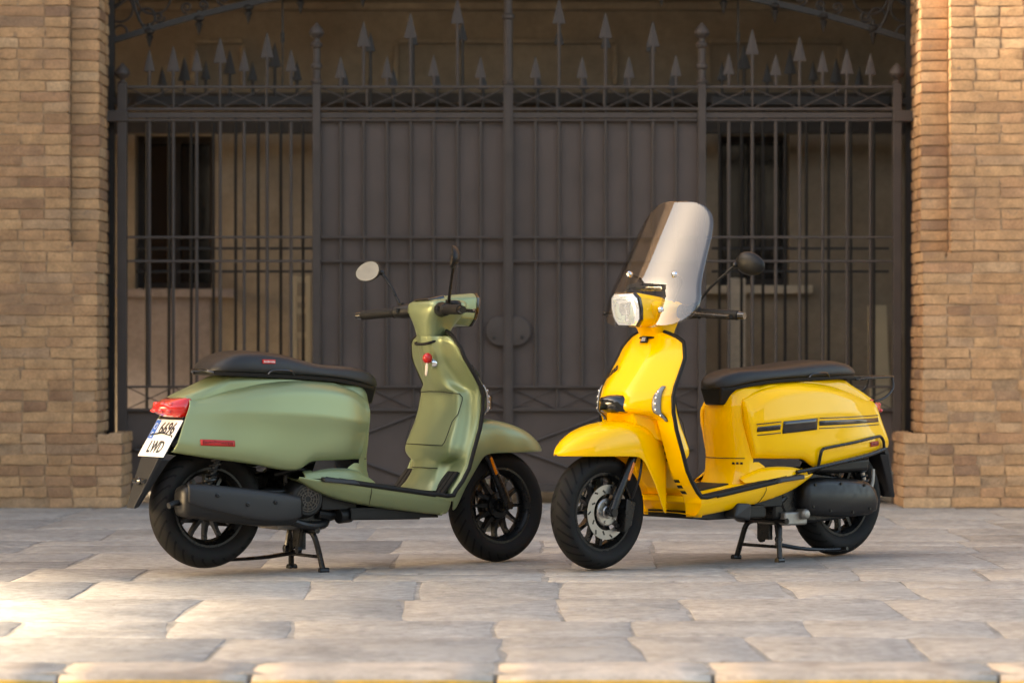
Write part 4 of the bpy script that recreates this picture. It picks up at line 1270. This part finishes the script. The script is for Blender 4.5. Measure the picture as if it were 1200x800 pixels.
    if green:
        y_ = -.1375
        bd = MB().box((.16, -.149, .793), (.215, -.1405, .809)).build("badge", M['red_key'], so, smooth=False); bevel(bd, .002)
        place_text("lambretta", .012, M['plate'], bd, (.1875, -.1495, .801), (1, 0, 0), (0, 0, 1), wid=.048)
        MB().tube([(-.018, -.085, .755), (-.038, -.06, .762), (-.043, 0, .764), (-.038, .06, .762), (-.018, .085, .755)], .006, 8, smooth=4).build("seat_lip", M['gloss_black'], so)
    # tail lamp
    def tail_row(z, k, d=0.0):
        # plan outline at height z, k scales width and depth
        row = []
        for a in range(-90, 91, 12):
            c, s_ = math.cos(R(a)), math.sin(R(a))
            row.append((-.115-(.112*k)*abs(c)**.8-d*.0, (.097*(.80+.2*k))*math.copysign(abs(s_)**.85, s_), z))
        return row
    rows = [tail_row(z, k) for z, k in ((.578, .30), (.584, .58), (.597, .84), (.612, .97), (.625, .97), (.640, .78), (.652, .50), (.660, .25))]
    tl = MB().loft(rows, close_v=False, cap=False).build("tail_lamp", M['red_lens'], root, ang=70)
    solidify(tl, .004, 1)
    bl = MB()
    for a in (-38, -14, 14, 38):
        for z, k in ((.632, .83), (.606, .93)):
            c, s_ = math.cos(R(a)), math.sin(R(a))
            bl.ball((-.115-(.112*k)*abs(c)**.8, (.097*(.8+.2*k))*math.copysign(abs(s_)**.85, s_), z), (.011, .013, .0085), 10, 6)
    bl.build("lamp_segments", M['red_bright'], tl)
    bk = MB().loft([[(-.10, -.09, .58), (-.10, .09, .58), (-.10, .09, .66), (-.10, -.09, .66)], [(-.06, -.095, .57), (-.06, .095, .57), (-.06, .095, .67), (-.06, -.095, .67)]]).build("lamp_housing", M['plastic'], tl, smooth=False)
    # plate holder and plate
    ph = MB().hexa([(-.325, -.032, .236), (-.325, .032, .236), (-.318, .032, .234), (-.318, -.032, .234),
                    (-.245, -.075, .425), (-.245, .075, .425), (-.232, .075, .420), (-.232, -.075, .420)])
    ph.hexa([(-.245, -.075, .425), (-.245, .075, .425), (-.225, .075, .418), (-.225, -.075, .418), (-.145, -.085, .588), (-.145, .085, .588), (-.118, .085, .580), (-.118, -.085, .580)])
    for s in (-1, 1):
        ph.hexa([(-.318, s*.032, .234), (-.300, s*.028, .240), (-.300, s*.024, .240), (-.318, s*.026, .234), (-.232, s*.075, .42), (-.195, s*.070, .42), (-.195, s*.064, .42), (-.232, s*.066, .42)])
    pho = ph.build("plate_holder", M['grey_plastic'], root, smooth=False); bevel(pho, .003)
    MB().tube([(-.285, -.05, .338), (-.285, .05, .338)], .010, 10).ball((-.293, 0, .338), (.010, .024, .016), 10, 6).build("rear_reflector", M['gloss_black'], pho)
    if green:
        up = Vector((.085, 0, .145)).normalized(); nrm = Vector((-.145, 0, .085)).normalized()
        c = Vector((-.1945, 0, .4985))+nrm*.006
        P = lambda a, b, d: c+Vector((0, -1, 0))*a+up*b+nrm*d
        mb = MB().hexa([P(-.108, -.082, -.0015), P(.108, -.082, -.0015), P(.108, .082, -.0015), P(-.108, .082, -.0015), P(-.108, -.082, .0015), P(.108, -.082, .0015), P(.108, .082, .0015), P(-.108, .082, .0015)])
        pl = mb.build("number_plate", M['plate'], root, smooth=False); bevel(pl, .004, 2)
        pl["label"] = "white two-line number plate with blue band"
        MB().hexa([P(-.104, -.004, .0012), P(-.066, -.004, .0012), P(-.066, .078, .0012), P(-.104, .078, .0012), P(-.104, -.004, .0022), P(-.066, -.004, .0022), P(-.066, .078, .0022), P(-.104, .078, .0022)]).build("country_band", M['plate_blue'], pl, smooth=False)
        place_text("E", .030, M['plate'], pl, P(-.085, .012, .0026), (0, -1, 0), up, bold=.0006)
        for k in range(12):
            a = 2*math.pi*k/12
            pt = P(-.085+.012*math.cos(a), .050+.012*math.sin(a), .0026)
            MB().ball(pt, .0022, 6, 4).build("star", M['plate'], pl)
        place_text("6696", .072, M['plate_ink'], pl, P(.020, .040, .0026), (0, -1, 0), up, bold=.0013, wid=.124)
        place_text("LWD", .072, M['plate_ink'], pl, P(.004, -.042, .0026), (0, -1, 0), up, bold=.0013, wid=.120)
    # leg shield, inner shield, trims
    ls = leg_shield(body, root)
    ins = inner_shield(body, root)
    ez = [.262, .275, .285, .30, .34, .39, .46, .55, .62, .68, .72, .76, .83, .87, .895, .915, .928, .936]
    for s in (-1, 1):
        pts = [(.90, s*(f_w(.90)+.003), floor_z(.90)-.004), (.955, s*(f_w(.955)+.003), floor_z(.955)-.004), (.986, s*.230, .283)]
        pts += [(l_xe(z)-.002, s*(l_w(z)+.001), z) for z in ez if z >= .30]
        MB().tube(pts, .0085, 8).build("edge_trim", M['rubber'], ls)
        # indicator: slim boomerang lens on the flank
        il = []
        for z in [lerp(.722, .584, k/12) for k in range(13)]:
            t = (z-.584)/(.722-.584); c = .176-.010*(1-4*(t-.5)**2)+.006; w = .0035+.0085*math.sin(math.pi*min(.97, max(.03, t)))**.7
            il.append([(leg_x(s*(c+q*w), z)+.004+.006*(1-q*q), s*(c+q*w), z) for q in (-1, -.5, 0, .5, 1)])
        V, F = grid(il); F = F if s > 0 else [f[::-1] for f in F]
        io = mesh_obj("indicator", V, F, M['clear_lens'], ls); solidify(io, .004, 0)
        bz = MB().tube([il[k][0] for k in range(13)]+[il[k][4] for k in range(12, -1, -1)], .0022, 6, closed=True).build("indicator_bezel", M['gloss_black'], io)
        for k in range(2, 12, 2):
            p = Vector(il[k][2]); MB().ball((p.x+.002, p.y, p.z), (.004, .007, .006), 8, 6).build("bulb_cell", M['chrome'], io)
        # vents in the wheel-well side
        for zz in (.482, .455, .428, .345, .322, .299):
            yy = .118 if zz > .4 else .150
            p = (leg_x(yy, zz)+.002, s*yy, zz)
            w_ = .012
            MB().hexa([(leg_x(yy-w_, zz-.006)-.004, s*(yy-w_), zz-.006), (leg_x(yy+w_, zz-.006)-.004, s*(yy+w_), zz-.006), (leg_x(yy+w_, zz-.006)+.002, s*(yy+w_), zz-.006), (leg_x(yy-w_, zz-.006)+.002, s*(yy-w_), zz-.006),
                       (leg_x(yy-w_, zz+.006)-.004, s*(yy-w_), zz+.006), (leg_x(yy+w_, zz+.006)-.004, s*(yy+w_), zz+.006), (leg_x(yy+w_, zz+.006)+.002, s*(yy+w_), zz+.006), (leg_x(yy-w_, zz+.006)+.002, s*(yy-w_), zz+.006)]).build("vent_slot", M['plastic'], ls, smooth=False)
    # horn cover
    hc = []
    for x, w, zt, zb in ((1.205, .074, .690, .622), (1.255, .070, .688, .618), (1.290, .060, .680, .622), (1.306, .044, .668, .632)):
        hc.append([(x-.03*(abs(a)**2), a*w, z) for a, z in ((-1, zb), (-.5, zb-.002), (0, zb-.003), (.5, zb-.002), (1, zb), (1, zt-.012), (.7, zt-.003), (0, zt), (-.7, zt-.003), (-1, zt-.012))])
    MB().loft(hc).build("horn_cover", M['gloss_black'], ls, ang=50)
    # front badge and script
    xb = leg_x(0, .905)+.010
    bd = MB().hexa([(xb+.001, -.020, .892), (xb+.001, .020, .892), (xb-.010, .016, .918), (xb-.010, -.016, .918), (xb+.008, -.020, .893), (xb+.008, .020, .893), (xb-.003, .016, .919), (xb-.003, -.016, .919)]).build("badge", M['gloss_black'], ls, smooth=False)
    MB().hexa([(xb+.006, -.013, .898), (xb+.006, .013, .898), (xb-.001, .010, .913), (xb-.001, -.010, .913), (xb+.0085, -.013, .899), (xb+.0085, .013, .899), (xb+.0015, .010, .914), (xb+.0015, -.010, .914)]).build("badge_emblem", M['chrome'], bd, smooth=False)
    y0, z0 = -.098, .775
    pa, pb = Vector((leg_x(-.158, .758)+.006, -.158, .758)), Vector((leg_x(-.066, .798)+.006, -.066, .798))
    place_text("Lambretta", .046, M['gloss_black'], ls, (pa+pb)/2+Vector((.006, 0, 0)), pb-pa, (-.45, 0, 1), "script_badge", bold=.0008, wid=(pb-pa).length)
    # glove box seam, ignition, key, pad
    def seam(pts, nm="glove_box_seam"):
        MB().tube([(inner_x(y_, z)-.0035, y_, z) for y_, z in pts], .0018, 5).build(nm, M['plastic'], ins)
    gb = []
    for t in range(0, 11): gb.append((lerp(-.128, .128, t/10), .694-.012*abs(t-5)/5*0))
    sc_ = lambda a: a
    seam([(-.05, .692), (.05, .692)]); 
    seam([(lerp(-.140, .140, t/14), .478) for t in range(15)])
    seam([(lerp(-.098, .098, t/10), .386) for t in range(11)])
    for s in (-1, 1):
        p0 = [(s*lerp(.05, .150, t/6), .692-.006*t/6) for t in range(7)]+[(s*.162, .672)]+[(s*lerp(.163, .150, t/6), lerp(.66, .49, t/6)) for t in range(7)]+[(s*.140, .478)]
        seam(p0)
    # foot-well rubber pads
    for s in (-1, 1):
        for k in range(3):
            y_ = s*(.130+.029*k)
            MB().hexa([(.960, y_-.012, floor_z(.96)+.002), (.960, y_+.012, floor_z(.96)+.002), (.952, y_+.012, floor_z(.96)+.006), (.952, y_-.012, floor_z(.96)+.006),
                       (1.030, y_-.012, .372), (1.030, y_+.012, .372), (1.020, y_+.012, .376), (1.020, y_-.012, .376)]).build("foot_pad", M['rubber'], ins, smooth=False)
    ig = MB().lathe([(0, -.010), (.016, -.010), (.021, -.006), (.023, .004), (.023, .014)], 20, Matrix.Translation((1.003, -.040, .806)) @ Matrix.Rotation(R(68), 4, 'Z') @ Matrix.Rotation(R(180), 4, 'Z') @ Matrix.Rotation(R(180), 4, 'Z')).build("ignition_lock", M['chrome'], ins)
    ig.matrix_basis = Matrix.Identity(4)
    if green:
        k = tag(empty("ignition_key", (0, 0, 0)), None)
        k.parent = root
        MB().ball((.955, -.062, .826), (.020, .020, .022), 14, 8).build("key_head", M['red_key'], k)
        MB().tube([(.962, -.058, .815), (.985, -.048, .808)], .004, 6).build("key_blade", M['steel'], k)
        fo = []
        for t, w in ((0, .006), (.15, .012), (.5, .015), (.8, .014), (1, .006)):
            z = lerp(.808, .752, t); fo.append([(.948-.004*t, -.070+w, z), (.942-.004*t, -.070, z), (.948-.004*t, -.070-w, z), (.954-.004*t, -.070, z)])
        subsurf(MB().loft(fo).build("key_fob", M['key_pale'], k), 1)
    # floor board
    rows = []
    for x in (.44, .5, .6, .7, .8, .9, .95, .985):
        z, w = floor_z(x), f_w(x)
        rows.append([(x, -w, z-.022), (x, -w-.002, z-.006), (x, -w+.006, z), (x, 0, z), (x, w-.006, z), (x, w+.002, z-.006), (x, w, z-.022)])
    fl = MB().loft(rows).build("floorboard", body, root, ang=40)
    mt = MB().hexa([(.70, -.085, floor_z(.7)+.0005), (.95, -.095, floor_z(.95)+.0005), (.95, .095, floor_z(.95)+.0005), (.70, .085, floor_z(.7)+.0005), (.70, -.085, floor_z(.7)+.006), (.95, -.095, floor_z(.95)+.006), (.95, .095, floor_z(.95)+.006), (.70, .085, floor_z(.7)+.006)])
    bevel(mt.build("floor_mat", M['rubber'] if not green else body, fl, smooth=False), .002)
    for s in (-1, 1):
        for w0, w1 in (((-.040, -.026), (-.020, -.006)) if not green else ((-.030, -.020), (-.016, -.006))):
            xs_ = (.48, .6, .72, .84, .95)
            rows = [[(x, s*(f_w(x)+w0), floor_z(x)-.001), (x, s*(f_w(x)+w0), floor_z(x)+.005), (x, s*(f_w(x)+w1), floor_z(x)+.005), (x, s*(f_w(x)+w1), floor_z(x)-.001)] for x in xs_]
            MB().loft(rows).build("floor_strip", M['rubber'], fl, smooth=False)
        MB().tube([(.42, s*(f_w(.42)+.004), floor_z(.42)-.006)]+[(x, s*(f_w(x)+.004), floor_z(x)-.007) for x in (.5, .6, .7, .8, .9)], .009, 8).build("edge_trim", M['rubber'], fl)
        # folded passenger footrest
        fr = MB().hexa([(.40, s*.190, .338), (.56, s*.205, .326), (.56, s*.228, .326), (.40, s*.222, .338), (.40, s*.190, .358), (.55, s*.205, .346), (.54, s*.222, .344), (.40, s*.218, .356)])
        bevel(fr.build("passenger_footrest", M['grey_plastic'], root, smooth=False), .004, 2)
    # lower fairing
    f_zb = pchip([(.31, .352), (.36, .318), (.42, .290), (.5, .266), (.6, .245), (.8, .219), (.955, .204), (.985, .206)])
    rows = []
    for x in (.31, .34, .38, .43, .5, .58, .68, .78, .88, .95, .980):
        zt = floor_z(x)-.012; zb = min(f_zb(x), zt-.012)
        w = pchip([(.31, .175), (.36, .188), (.44, .194), (.6, .210), (.8, .219), (.98, .220)])(x)
        wb = pchip([(.31, .165), (.4, .165), (.6, .168), (.98, .186)])(x)
        half = [(w, zt), (w+.002, lerp(zt, zb, .2)), (lerp(w, wb, .22), lerp(zt, zb, .5)), (lerp(w, wb, .60), lerp(zt, zb, .8)), (lerp(w, wb, .85), lerp(zt, zb, .94)), (wb-.02, zb), (wb-.07, zb+.010)]
        rows.append([(x, -y_, z) for y_, z in half]+[(x, y_, z) for y_, z in half[::-1]])
    lf = MB().loft(rows, close_v=False, cap=False).build("lower_fairing", body, root, ang=50); solidify(lf, .004, 0); subsurf(lf, 1)
    for s in (-1, 1):
        x = .615; zt = floor_z(x)-.016; zb = f_zb(x); w, wb = .2115, .1685
        MB().tube([(x+.012*q, s*(ya+.0028), z) for q, ya, z in ((0, w, zt), (0, w+.002, lerp(zt, zb, .2)), (.2, lerp(w, wb, .22), lerp(zt, zb, .5)), (.6, lerp(w, wb, .60), lerp(zt, zb, .8)), (1, lerp(w, wb, .85), lerp(zt, zb, .94)))], .0013, 5).build("panel_seam", M['plastic'], lf)
    MB().box((.56, -.155, .192), (.96, .155, .222)).build("belly_pan", M['plastic'], lf, smooth=False)
    for s in (-1, 1):
        wg = MB().hexa([(.700, s*.150, .176), (.790, s*.150, .196), (.790, s*.215, .196), (.700, s*.215, .180), (.690, s*.150, .248), (.770, s*.150, .256), (.765, s*.208, .252), (.700, s*.220, .246)])
        if s > 0 and not green: bevel(wg.build("side_stand_bracket", M['grey_plastic'], root, smooth=False), .008, 2)
    # front mudguard
    m_zt = pchip([(1.06, .52), (1.12, .565), (1.18, .582), (1.25, .584), (1.32, .576), (1.40, .556), (1.46, .530), (1.51, .495), (1.545, .458)])
    m_zb = pchip([(1.06, .215), (1.075, .225), (1.10, .285), (1.15, .368), (1.185, .422), (1.205, .440), (1.23, .446), (1.54, .452)])
    m_w = pchip([(1.06, .104), (1.15, .117), (1.25, .120), (1.34, .114), (1.42, .097), (1.48, .070), (1.52, .040), (1.545, .008)])
    rows = []
    for x in (1.06, 1.075, 1.09, 1.11, 1.135, 1.16, 1.18, 1.195, 1.21, 1.23, 1.26, 1.30, 1.34, 1.38, 1.42, 1.455, 1.485, 1.51, 1.528, 1.540, 1.546):
        zt, zb, w = m_zt(x), m_zb(x), m_w(x)
        zsh = max(zb+.01, zt-.065)
        half = [(w*.985, zb), (w, zb+.006), (w, lerp(zb, zsh, .5)), (w*.985, zsh), (w*.93, lerp(zsh, zt, .5)), (w*.74, lerp(zsh, zt, .82)), (w*.42, lerp(zsh, zt, .96))]
        rows.append([(x, -y_, z) for y_, z in half]+[(x, 0, zt)]+[(x, y_, z) for y_, z in half[::-1]])
    V, F = grid(rows)
    fm = mesh_obj("front_mudguard", V, F, body, root); subsurf(fm, 1); solidify(fm, .004, 0)
    # panel joining mudguard to the apron under the horn
    br = MB().hexa([(1.06, -.135, .50), (1.19, -.090, .52), (1.19, .090, .52), (1.06, .135, .50), (1.06, -.135, .634), (1.222, -.078, .632), (1.222, .078, .632), (1.06, .135, .634)])
    bevel(br.build("apron_neck", body, ls, smooth=False), .01, 3)

    # ---------------- steering: fork, front wheel, headset
    top, bot = Vector((1.02, 0, .96)), Vector((1.33, 0, .25))
    axis = (top-bot).normalized()
    ST = Matrix.Translation(top) @ Matrix.Rotation(R(cfg['steer']), 4, axis) @ Matrix.Translation(-top)
    HB = Matrix.Translation(top) @ Matrix.Rotation(R(cfg['bars']), 4, axis) @ Matrix.Translation(-top)
    def steer(o, MM=ST):
        o.matrix_local = MM; return o
    fwh = wheel(root, "front_wheel", Vector((WB, 0, FW)), FW, .110, 1, ST)
    for s in (-1, 1):
        fk = MB().tube([(WB+.004, s*.082, FW-.012), (WB-.025, s*.082, FW+.05)], [.018, .019], 12).tube([(WB-.02, s*.082, FW+.045), (1.20, s*.082, .475)], [.0185, .0165], 12).tube([(1.205, s*.082, .465), (1.16, s*.075, .60)], .014, 10)
        fko = steer(fk.build("fork_leg", M['black_metal'], root))
        rf = MB().hexa([(1.253, s*.098, .352), (1.265, s*.098, .358), (1.265, s*.103, .358), (1.253, s*.103, .352), (1.223, s*.098, .422), (1.235, s*.098, .427), (1.235, s*.103, .427), (1.223, s*.103, .422)])
        bevel(rf.build("reflector", M['amber'], fko, smooth=False), .003)
    cal = MB().hexa([(1.235, .050, .175), (1.275, .050, .150), (1.275, .098, .150), (1.235, .098, .175), (1.215, .050, .265), (1.262, .050, .282), (1.262, .098, .282), (1.215, .098, .265)])
    cal.tube([(1.225, .080, .27), (1.20, .10, .36), (1.17, .085, .46), (1.15, .06, .54)], .0055, 6, smooth=5)
    steer(bevel(cal.build("brake_caliper", M['black_metal'], root), .006, 2))
    steer(MB().tube([(WB, -.095, FW), (WB, .095, FW)], .012, 12).tube([(WB, -.1, FW), (WB, -.088, FW)], .018, 6).tube([(WB, .1, FW), (WB, .088, FW)], .018, 6).build("front_axle", M['black_metal'], root))
    # headset casing
    hs = MB(); rows = []
    for z, xa, xb_, w, ex in ((.880, .972, 1.055, .050, .5), (.915, .962, 1.066, .056, .5), (.950, .954, 1.085, .066, .5), (.975, .948, 1.105, .078, .5), (1.0, .944, 1.12, .094, .45), (1.015, .944, 1.125, .104, .4), (1.038, .946, 1.13, .107, .4), (1.050, .953, 1.13, .104, .4), (1.058, .966, 1.12, .095, .4), (1.062, .985, 1.11, .075, .4)):
        row = []
        cx, hx = (xa+xb_)/2, (xb_-xa)/2
        for k in range(24):
            a = 2*math.pi*k/24; c, s_ = math.cos(a), math.sin(a)
            row.append((cx+hx*math.copysign(abs(c)**ex, c), w*math.copysign(abs(s_)**ex, s_), z))
        rows.append(row)
    hs.loft(rows); hso = steer(hs.build("headset", body, root, ang=60), HB)
    # headlamp nacelle (long hexagonal box)
    def hexrow(x, w, zt, zb, dx=0.0):
        pts = [(-w*.62, zb), (w*.62, zb), (w*.93, lerp(zb, zt, .22)), (w, lerp(zb, zt, .55)), (w*.93, lerp(zb, zt, .86)), (w*.66, zt), (-w*.66, zt), (-w*.93, lerp(zb, zt, .86)), (-w, lerp(zb, zt, .55)), (-w*.93, lerp(zb, zt, .22))]
        return [(x+dx*(z-zb)/(zt-zb), y_, z) for y_, z in pts]
    nac = MB().loft([hexrow(.99, .070, 1.066, .985), hexrow(1.06, .080, 1.078, .968), hexrow(1.15, .083, 1.091, .957, .022), hexrow(1.165, .082, 1.090, .958, .022)])
    no = bevel(nac.build("headlamp_nacelle", body, hso, smooth=True, ang=25), .006, 3, 25)
    bzo = MB().loft([hexrow(1.163, .083, 1.092, .956, .022), hexrow(1.174, .083, 1.092, .956, .022), hexrow(1.180, .080, 1.089, .959, .022), hexrow(1.178, .075, 1.085, .963, .022)]).build("headlamp_bezel", M['gloss_black'], no, ang=25)
    hl = MB().loft([hexrow(1.172, .077, 1.087, .961, .022), hexrow(1.184, .075, 1.085, .963, .022), hexrow(1.192, .062, 1.073, .975, .018), hexrow(1.195, .02, 1.045, 1.01, .008)]).build("headlamp_lens", M['clear_lens'] if green else M['lamp'], no, ang=70)
    if not green: hl["label"] = "bright white headlamp glass"
    # instrument pod
    ins_ = MB().hexa([(.955, -.060, 1.058), (1.04, -.060, 1.066), (1.04, .060, 1.066), (.955, .060, 1.058), (.962, -.052, 1.066), (1.035, -.052, 1.080), (1.035, .052, 1.080), (.962, .052, 1.066)])
    bevel(ins_.build("instrument", M['clear_lens'] if False else M['gloss_black'], hso, smooth=False), .006, 2)
    # rubber gaiter ring at the neck
    pts = []
    for k in range(28):
        a = 2*math.pi*k/28; c, s_ = math.cos(a), math.sin(a)
        pts.append((1.012+.058*math.copysign(abs(c)**.6, c), .060*math.copysign(abs(s_)**.6, s_), .898+.016*c))
    steer(MB().tube(pts, .0055, 6, closed=True).build("neck_gaiter", M['rubber'], root), HB)
    # controls
    for s in (-1, 1):
        sw = MB().tube([(.985, s*.095, 1.020), (.972, s*.125, 1.018), (.955, s*.175, 1.016)], [.028, .031, .024], 12).ball((.985, s*.150, 1.022), (.030, .026, .026), 12, 8)
        swo = steer(sw.build("switch_housing", M['plastic'], root), HB)
        MB().box((.935, s*.138-.010, 1.012), (.946, s*.138+.010, 1.030)).build("switch", M['gloss_black'], swo, smooth=False)
        if s < 0: MB().lathe([(.0, .02), (.022, .018), (.030, .008), (.030, -.012), (0, -.014)][::-1], 16, Matrix.Translation((1.010, -.155, 1.035)) @ Matrix.Rotation(R(90), 4, 'X')).build("brake_reservoir", M['plastic'], swo)
        gp = MB(); n = 22; pts = []; rr = []
        for k in range(n+1):
            t = k/n
            pts.append((lerp(.955, .905, t), s*lerp(.172, .345, t), lerp(1.016, 1.008, t))); rr.append(.0185+(.0016 if k % 2 else 0)+(.005 if k in (0, 1) else 0))
        gp.tube(pts, rr, 14)
        gpo = steer(gp.build("grip", M['rubber'], root), HB)
        MB().tube([(.905, s*.345, 1.008), (.8975, s*.372, 1.007)], [.016, .0145], 12).build("bar_end", M['gloss_black'], gpo)
        lv = MB().tube([(1.000, s*.150, 1.016), (1.010, s*.20, 1.012), (.985, s*.28, 1.008), (.962, s*.345, 1.004), (.966, s*.362, 1.004)], [.009, .008, .0075, .007, .009], 8, smooth=4)
        steer(lv.build("brake_lever", M['black_metal'], root), HB)
        # mirror: stem, shell and glass
        mp = cfg['mirrors'][0 if s > 0 else 1]
        if mp is None: continue
        mc, yaw, tilt, a_, b_ = mp
        mr = empty("mirror", (0, 0, 0)); mr.parent = root
        base = HB @ Vector((.975, s*.165, 1.035))
        mcv = Vector(mc)
        Mm = Matrix.Translation(mcv) @ Matrix.Rotation(R(yaw), 4, 'Z') @ Matrix.Rotation(R(tilt), 4, 'Y') @ Matrix.Rotation(R(-s*12), 4, 'X')
        # shell: lens-shaped, face towards -X, joint at its inner lower end
        rows = []
        for d, k in ((.0, 1.0), (.004, 1.02), (.012, .97), (.022, .80), (.030, .50), (.034, .08)):
            rows.append([Mm @ Vector((d-.004, a_*k*math.cos(q)*(1+.12*math.cos(q)*s), b_*k*math.sin(q))) for q in [2*math.pi*j/24 for j in range(24)]])
        MB().loft(rows).build("shell", M['plastic'], mr, ang=60)
        g_ = [Mm @ Vector((-.0055, a_*.93*math.cos(q)*(1+.12*math.cos(q)*s), b_*.93*math.sin(q))) for q in [2*math.pi*j/24 for j in range(24)]]
        mesh_obj("mirror_glass", g_, [tuple(range(24))], M['mirror'], mr, smooth=False)
        jn = Mm @ Vector((.014, -s*a_*.80, -b_*.35))
        mid = base.lerp(jn, .45)+Vector((.0, 0, .012))
        MB().tube([base, base.lerp(mid, .5), mid, jn.lerp(mid, .3), jn], [.0085, .006, .0058, .0058, .007], 8, smooth=4).ball(jn, .013, 10, 6).tube([base+Vector((0, 0, -.012)), base+Vector((0, 0, .020))], .012, 10).build("stem", M['black_metal'], mr)
    # ---------------- centre stand
    cs = MB().tube([(.452, -.128, .008), (.442, -.112, .075), (.428, -.100, .135), (.420, -.075, .158), (.418, 0, .162), (.420, .075, .158), (.428, .100, .135), (.442, .112, .075), (.452, .128, .008)], .0115, 10, smooth=5)
    cs.tube([(.441, -.112, .060), (.441, .112, .060)], .007, 8).box((.405, -.035, .085), (.425, .035, .165)).tube([(.42, -.135, .165), (.42, .135, .165)], .013, 10)
    for s in (-1, 1):
        cs.tube([(.436, s*.127, .006), (.474, s*.131, .006)], .0125, 10)
    cso = root_part = cs.build("centre_stand", M['black_metal'], root)
    cso.location = (0, 0, cfg['stand_z'])
    MB().tube([(.435, .06 if green else .085, .070), (.33, .10 if green else .13, .050), (.20, .135, .040), (.12, .15, .040)], [.010, .008, .007, .009], 8, smooth=4).tube([(.12, .14, .040), (.12, .185, .044)], .008, 8).build("stand_pedal", M['black_metal'], cso)
    for s in (-1, 1):
        MB().tube([(.40, s*.05, .17), (.385, s*.05, .085)], .010, 8).tube([(.392, s*.05, .085), (.376, s*.05, .085)], .016, 8).build("stand_spring", M['black_metal'], cso)

    # ---------------- yellow scooter's accessories
    if not green:
        rk = MB()
        for s in (-1, 1):
            rk.tube([(-.02, s*.095, .738), (-.12, s*.096, .744), (-.24, s*.080, .748), (-.292, s*.050, .748), (-.302, 0, .748)], .0055, 8, smooth=4)
            rk.tube([(-.27, s*.068, .747), (-.262, s*.080, .70), (-.20, s*.094, .662), (-.13, s*.096, .645)], .0055, 8, smooth=4)
        for y_ in (-.045, 0, .045): rk.tube([(-.06, y_, .745), (-.292, y_, .750)], .005, 8)
        rk.tube([(-.07, -.097, .742), (-.07, .097, .742)], .005, 8).tube([(-.2, -.086, .747), (-.2, .086, .747)], .005, 8)
        bevel(rk.box((-.10, -.075, .735), (.01, .075, .752)).build("luggage_rack", M['black_metal'], root), .002)
        # windscreen: curved sheet leaning back, wider below with ears round the lamp
        hw = pchip([(.955, .10), (.965, .170), (.985, .225), (1.02, .256), (1.06, .260), (1.12, .246), (1.20, .230), (1.28, .218), (1.345, .206), (1.39, .190), (1.425, .160), (1.448, .118), (1.460, .058), (1.4615, .012)])
        def scr(yy, z): return 1.140-1.25*yy*yy-.40*(z-1.0)-.16*max(0, z-1.12)
        rows = []
        zl = [.955, .960, .97, .985, 1.0, 1.02, 1.04, 1.06, 1.08, 1.10, 1.13, 1.16, 1.20, 1.24, 1.28, 1.32, 1.35, 1.375, 1.40, 1.42, 1.436, 1.448, 1.456, 1.4605]
        ts = [-1, -.92, -.8, -.68, -.56, -.46, -.4, -.3, -.15, 0, .15, .3, .4, .46, .56, .68, .8, .92, 1]
        hole = lambda z: .112 if z < 1.085 else max(0, .112*math.sqrt(max(0, 1-((z-1.085)/.035)**2)))
        rows = []
        for z in zl:
            w = hw(z); h = hole(z); row = []
            for t in ts:
                # compress the columns so that |t|=.40 follows the lamp cut-out
                at = abs(t)
                h_ = min(h, w*.75)
                yy = (at/.40*h_) if at <= .40 else lerp(h_, w, (at-.40)/.60)
                if h <= 0: yy = at*w
                row.append((scr(yy, z), math.copysign(yy, t), z))
            rows.append(row)
        V, F = grid(rows)
        nc = len(ts)
        keep = []
        for f in F:
            i, j = divmod(f[0], nc)
            if zl[i+1] < 1.121 and abs(ts[j]) <= .41 and abs(ts[j+1]) <= .41: continue
            keep.append(f)
        ws = steer(mesh_obj("windscreen", V, keep, M['screen'], root), HB); solidify(ws, .0035, 0)
        ws["label"] = "smoked clear windscreen bolted round the headlamp"
        for s in (-1, 1):
            for yy, z in ((.128, 1.165), (.118, 1.025)):
                x = scr(yy, z)
                b = MB().lathe([(0, .012), (.008, .011), (.0125, .006), (.0135, -.006), (.010, -.01), (0, -.01)][::-1], 14, Matrix.Translation((x, s*yy, z)) @ Matrix.Rotation(R(-90-s*25), 4, 'Z')).build("screen_bolt", M['chrome'], ws)
                if z > 1.1:
                    MB().tube([(x-.01, s*yy, z), (x-.06, s*(yy-.02), z-.03), (1.02, s*.09, 1.045)], .0055, 8, smooth=3).build("screen_bracket", M['black_metal'], ws)
    return root

pbr_red_dark = pbr("dark_red_lettering", (.20, .006, .005), .4)
R1 = make_scooter(dict(kind='green', loc=(-1.187, 12.20, .025), rot=(0, R(1.07), R(33)), steer=6, bars=4, stand_z=-.018,
    mirrors=[((.90, .315, 1.180), 22, 6, .064, .042), ((.905, -.320, 1.225), -26, 4, .060, .044)],
    label="matt green scooter with number plate and red tail lamp, standing on its centre stand"))
R2 = make_scooter(dict(kind='yellow', loc=(1.363, 13.29, .002), rot=(0, 0, R(219.5)), steer=3, bars=3, stand_z=-.002,
    mirrors=[((.865, .375, 1.205), 12, 4, .066, .046), None],
    label="glossy yellow scooter with black stripes, windscreen and luggage rack, standing on its centre stand"))
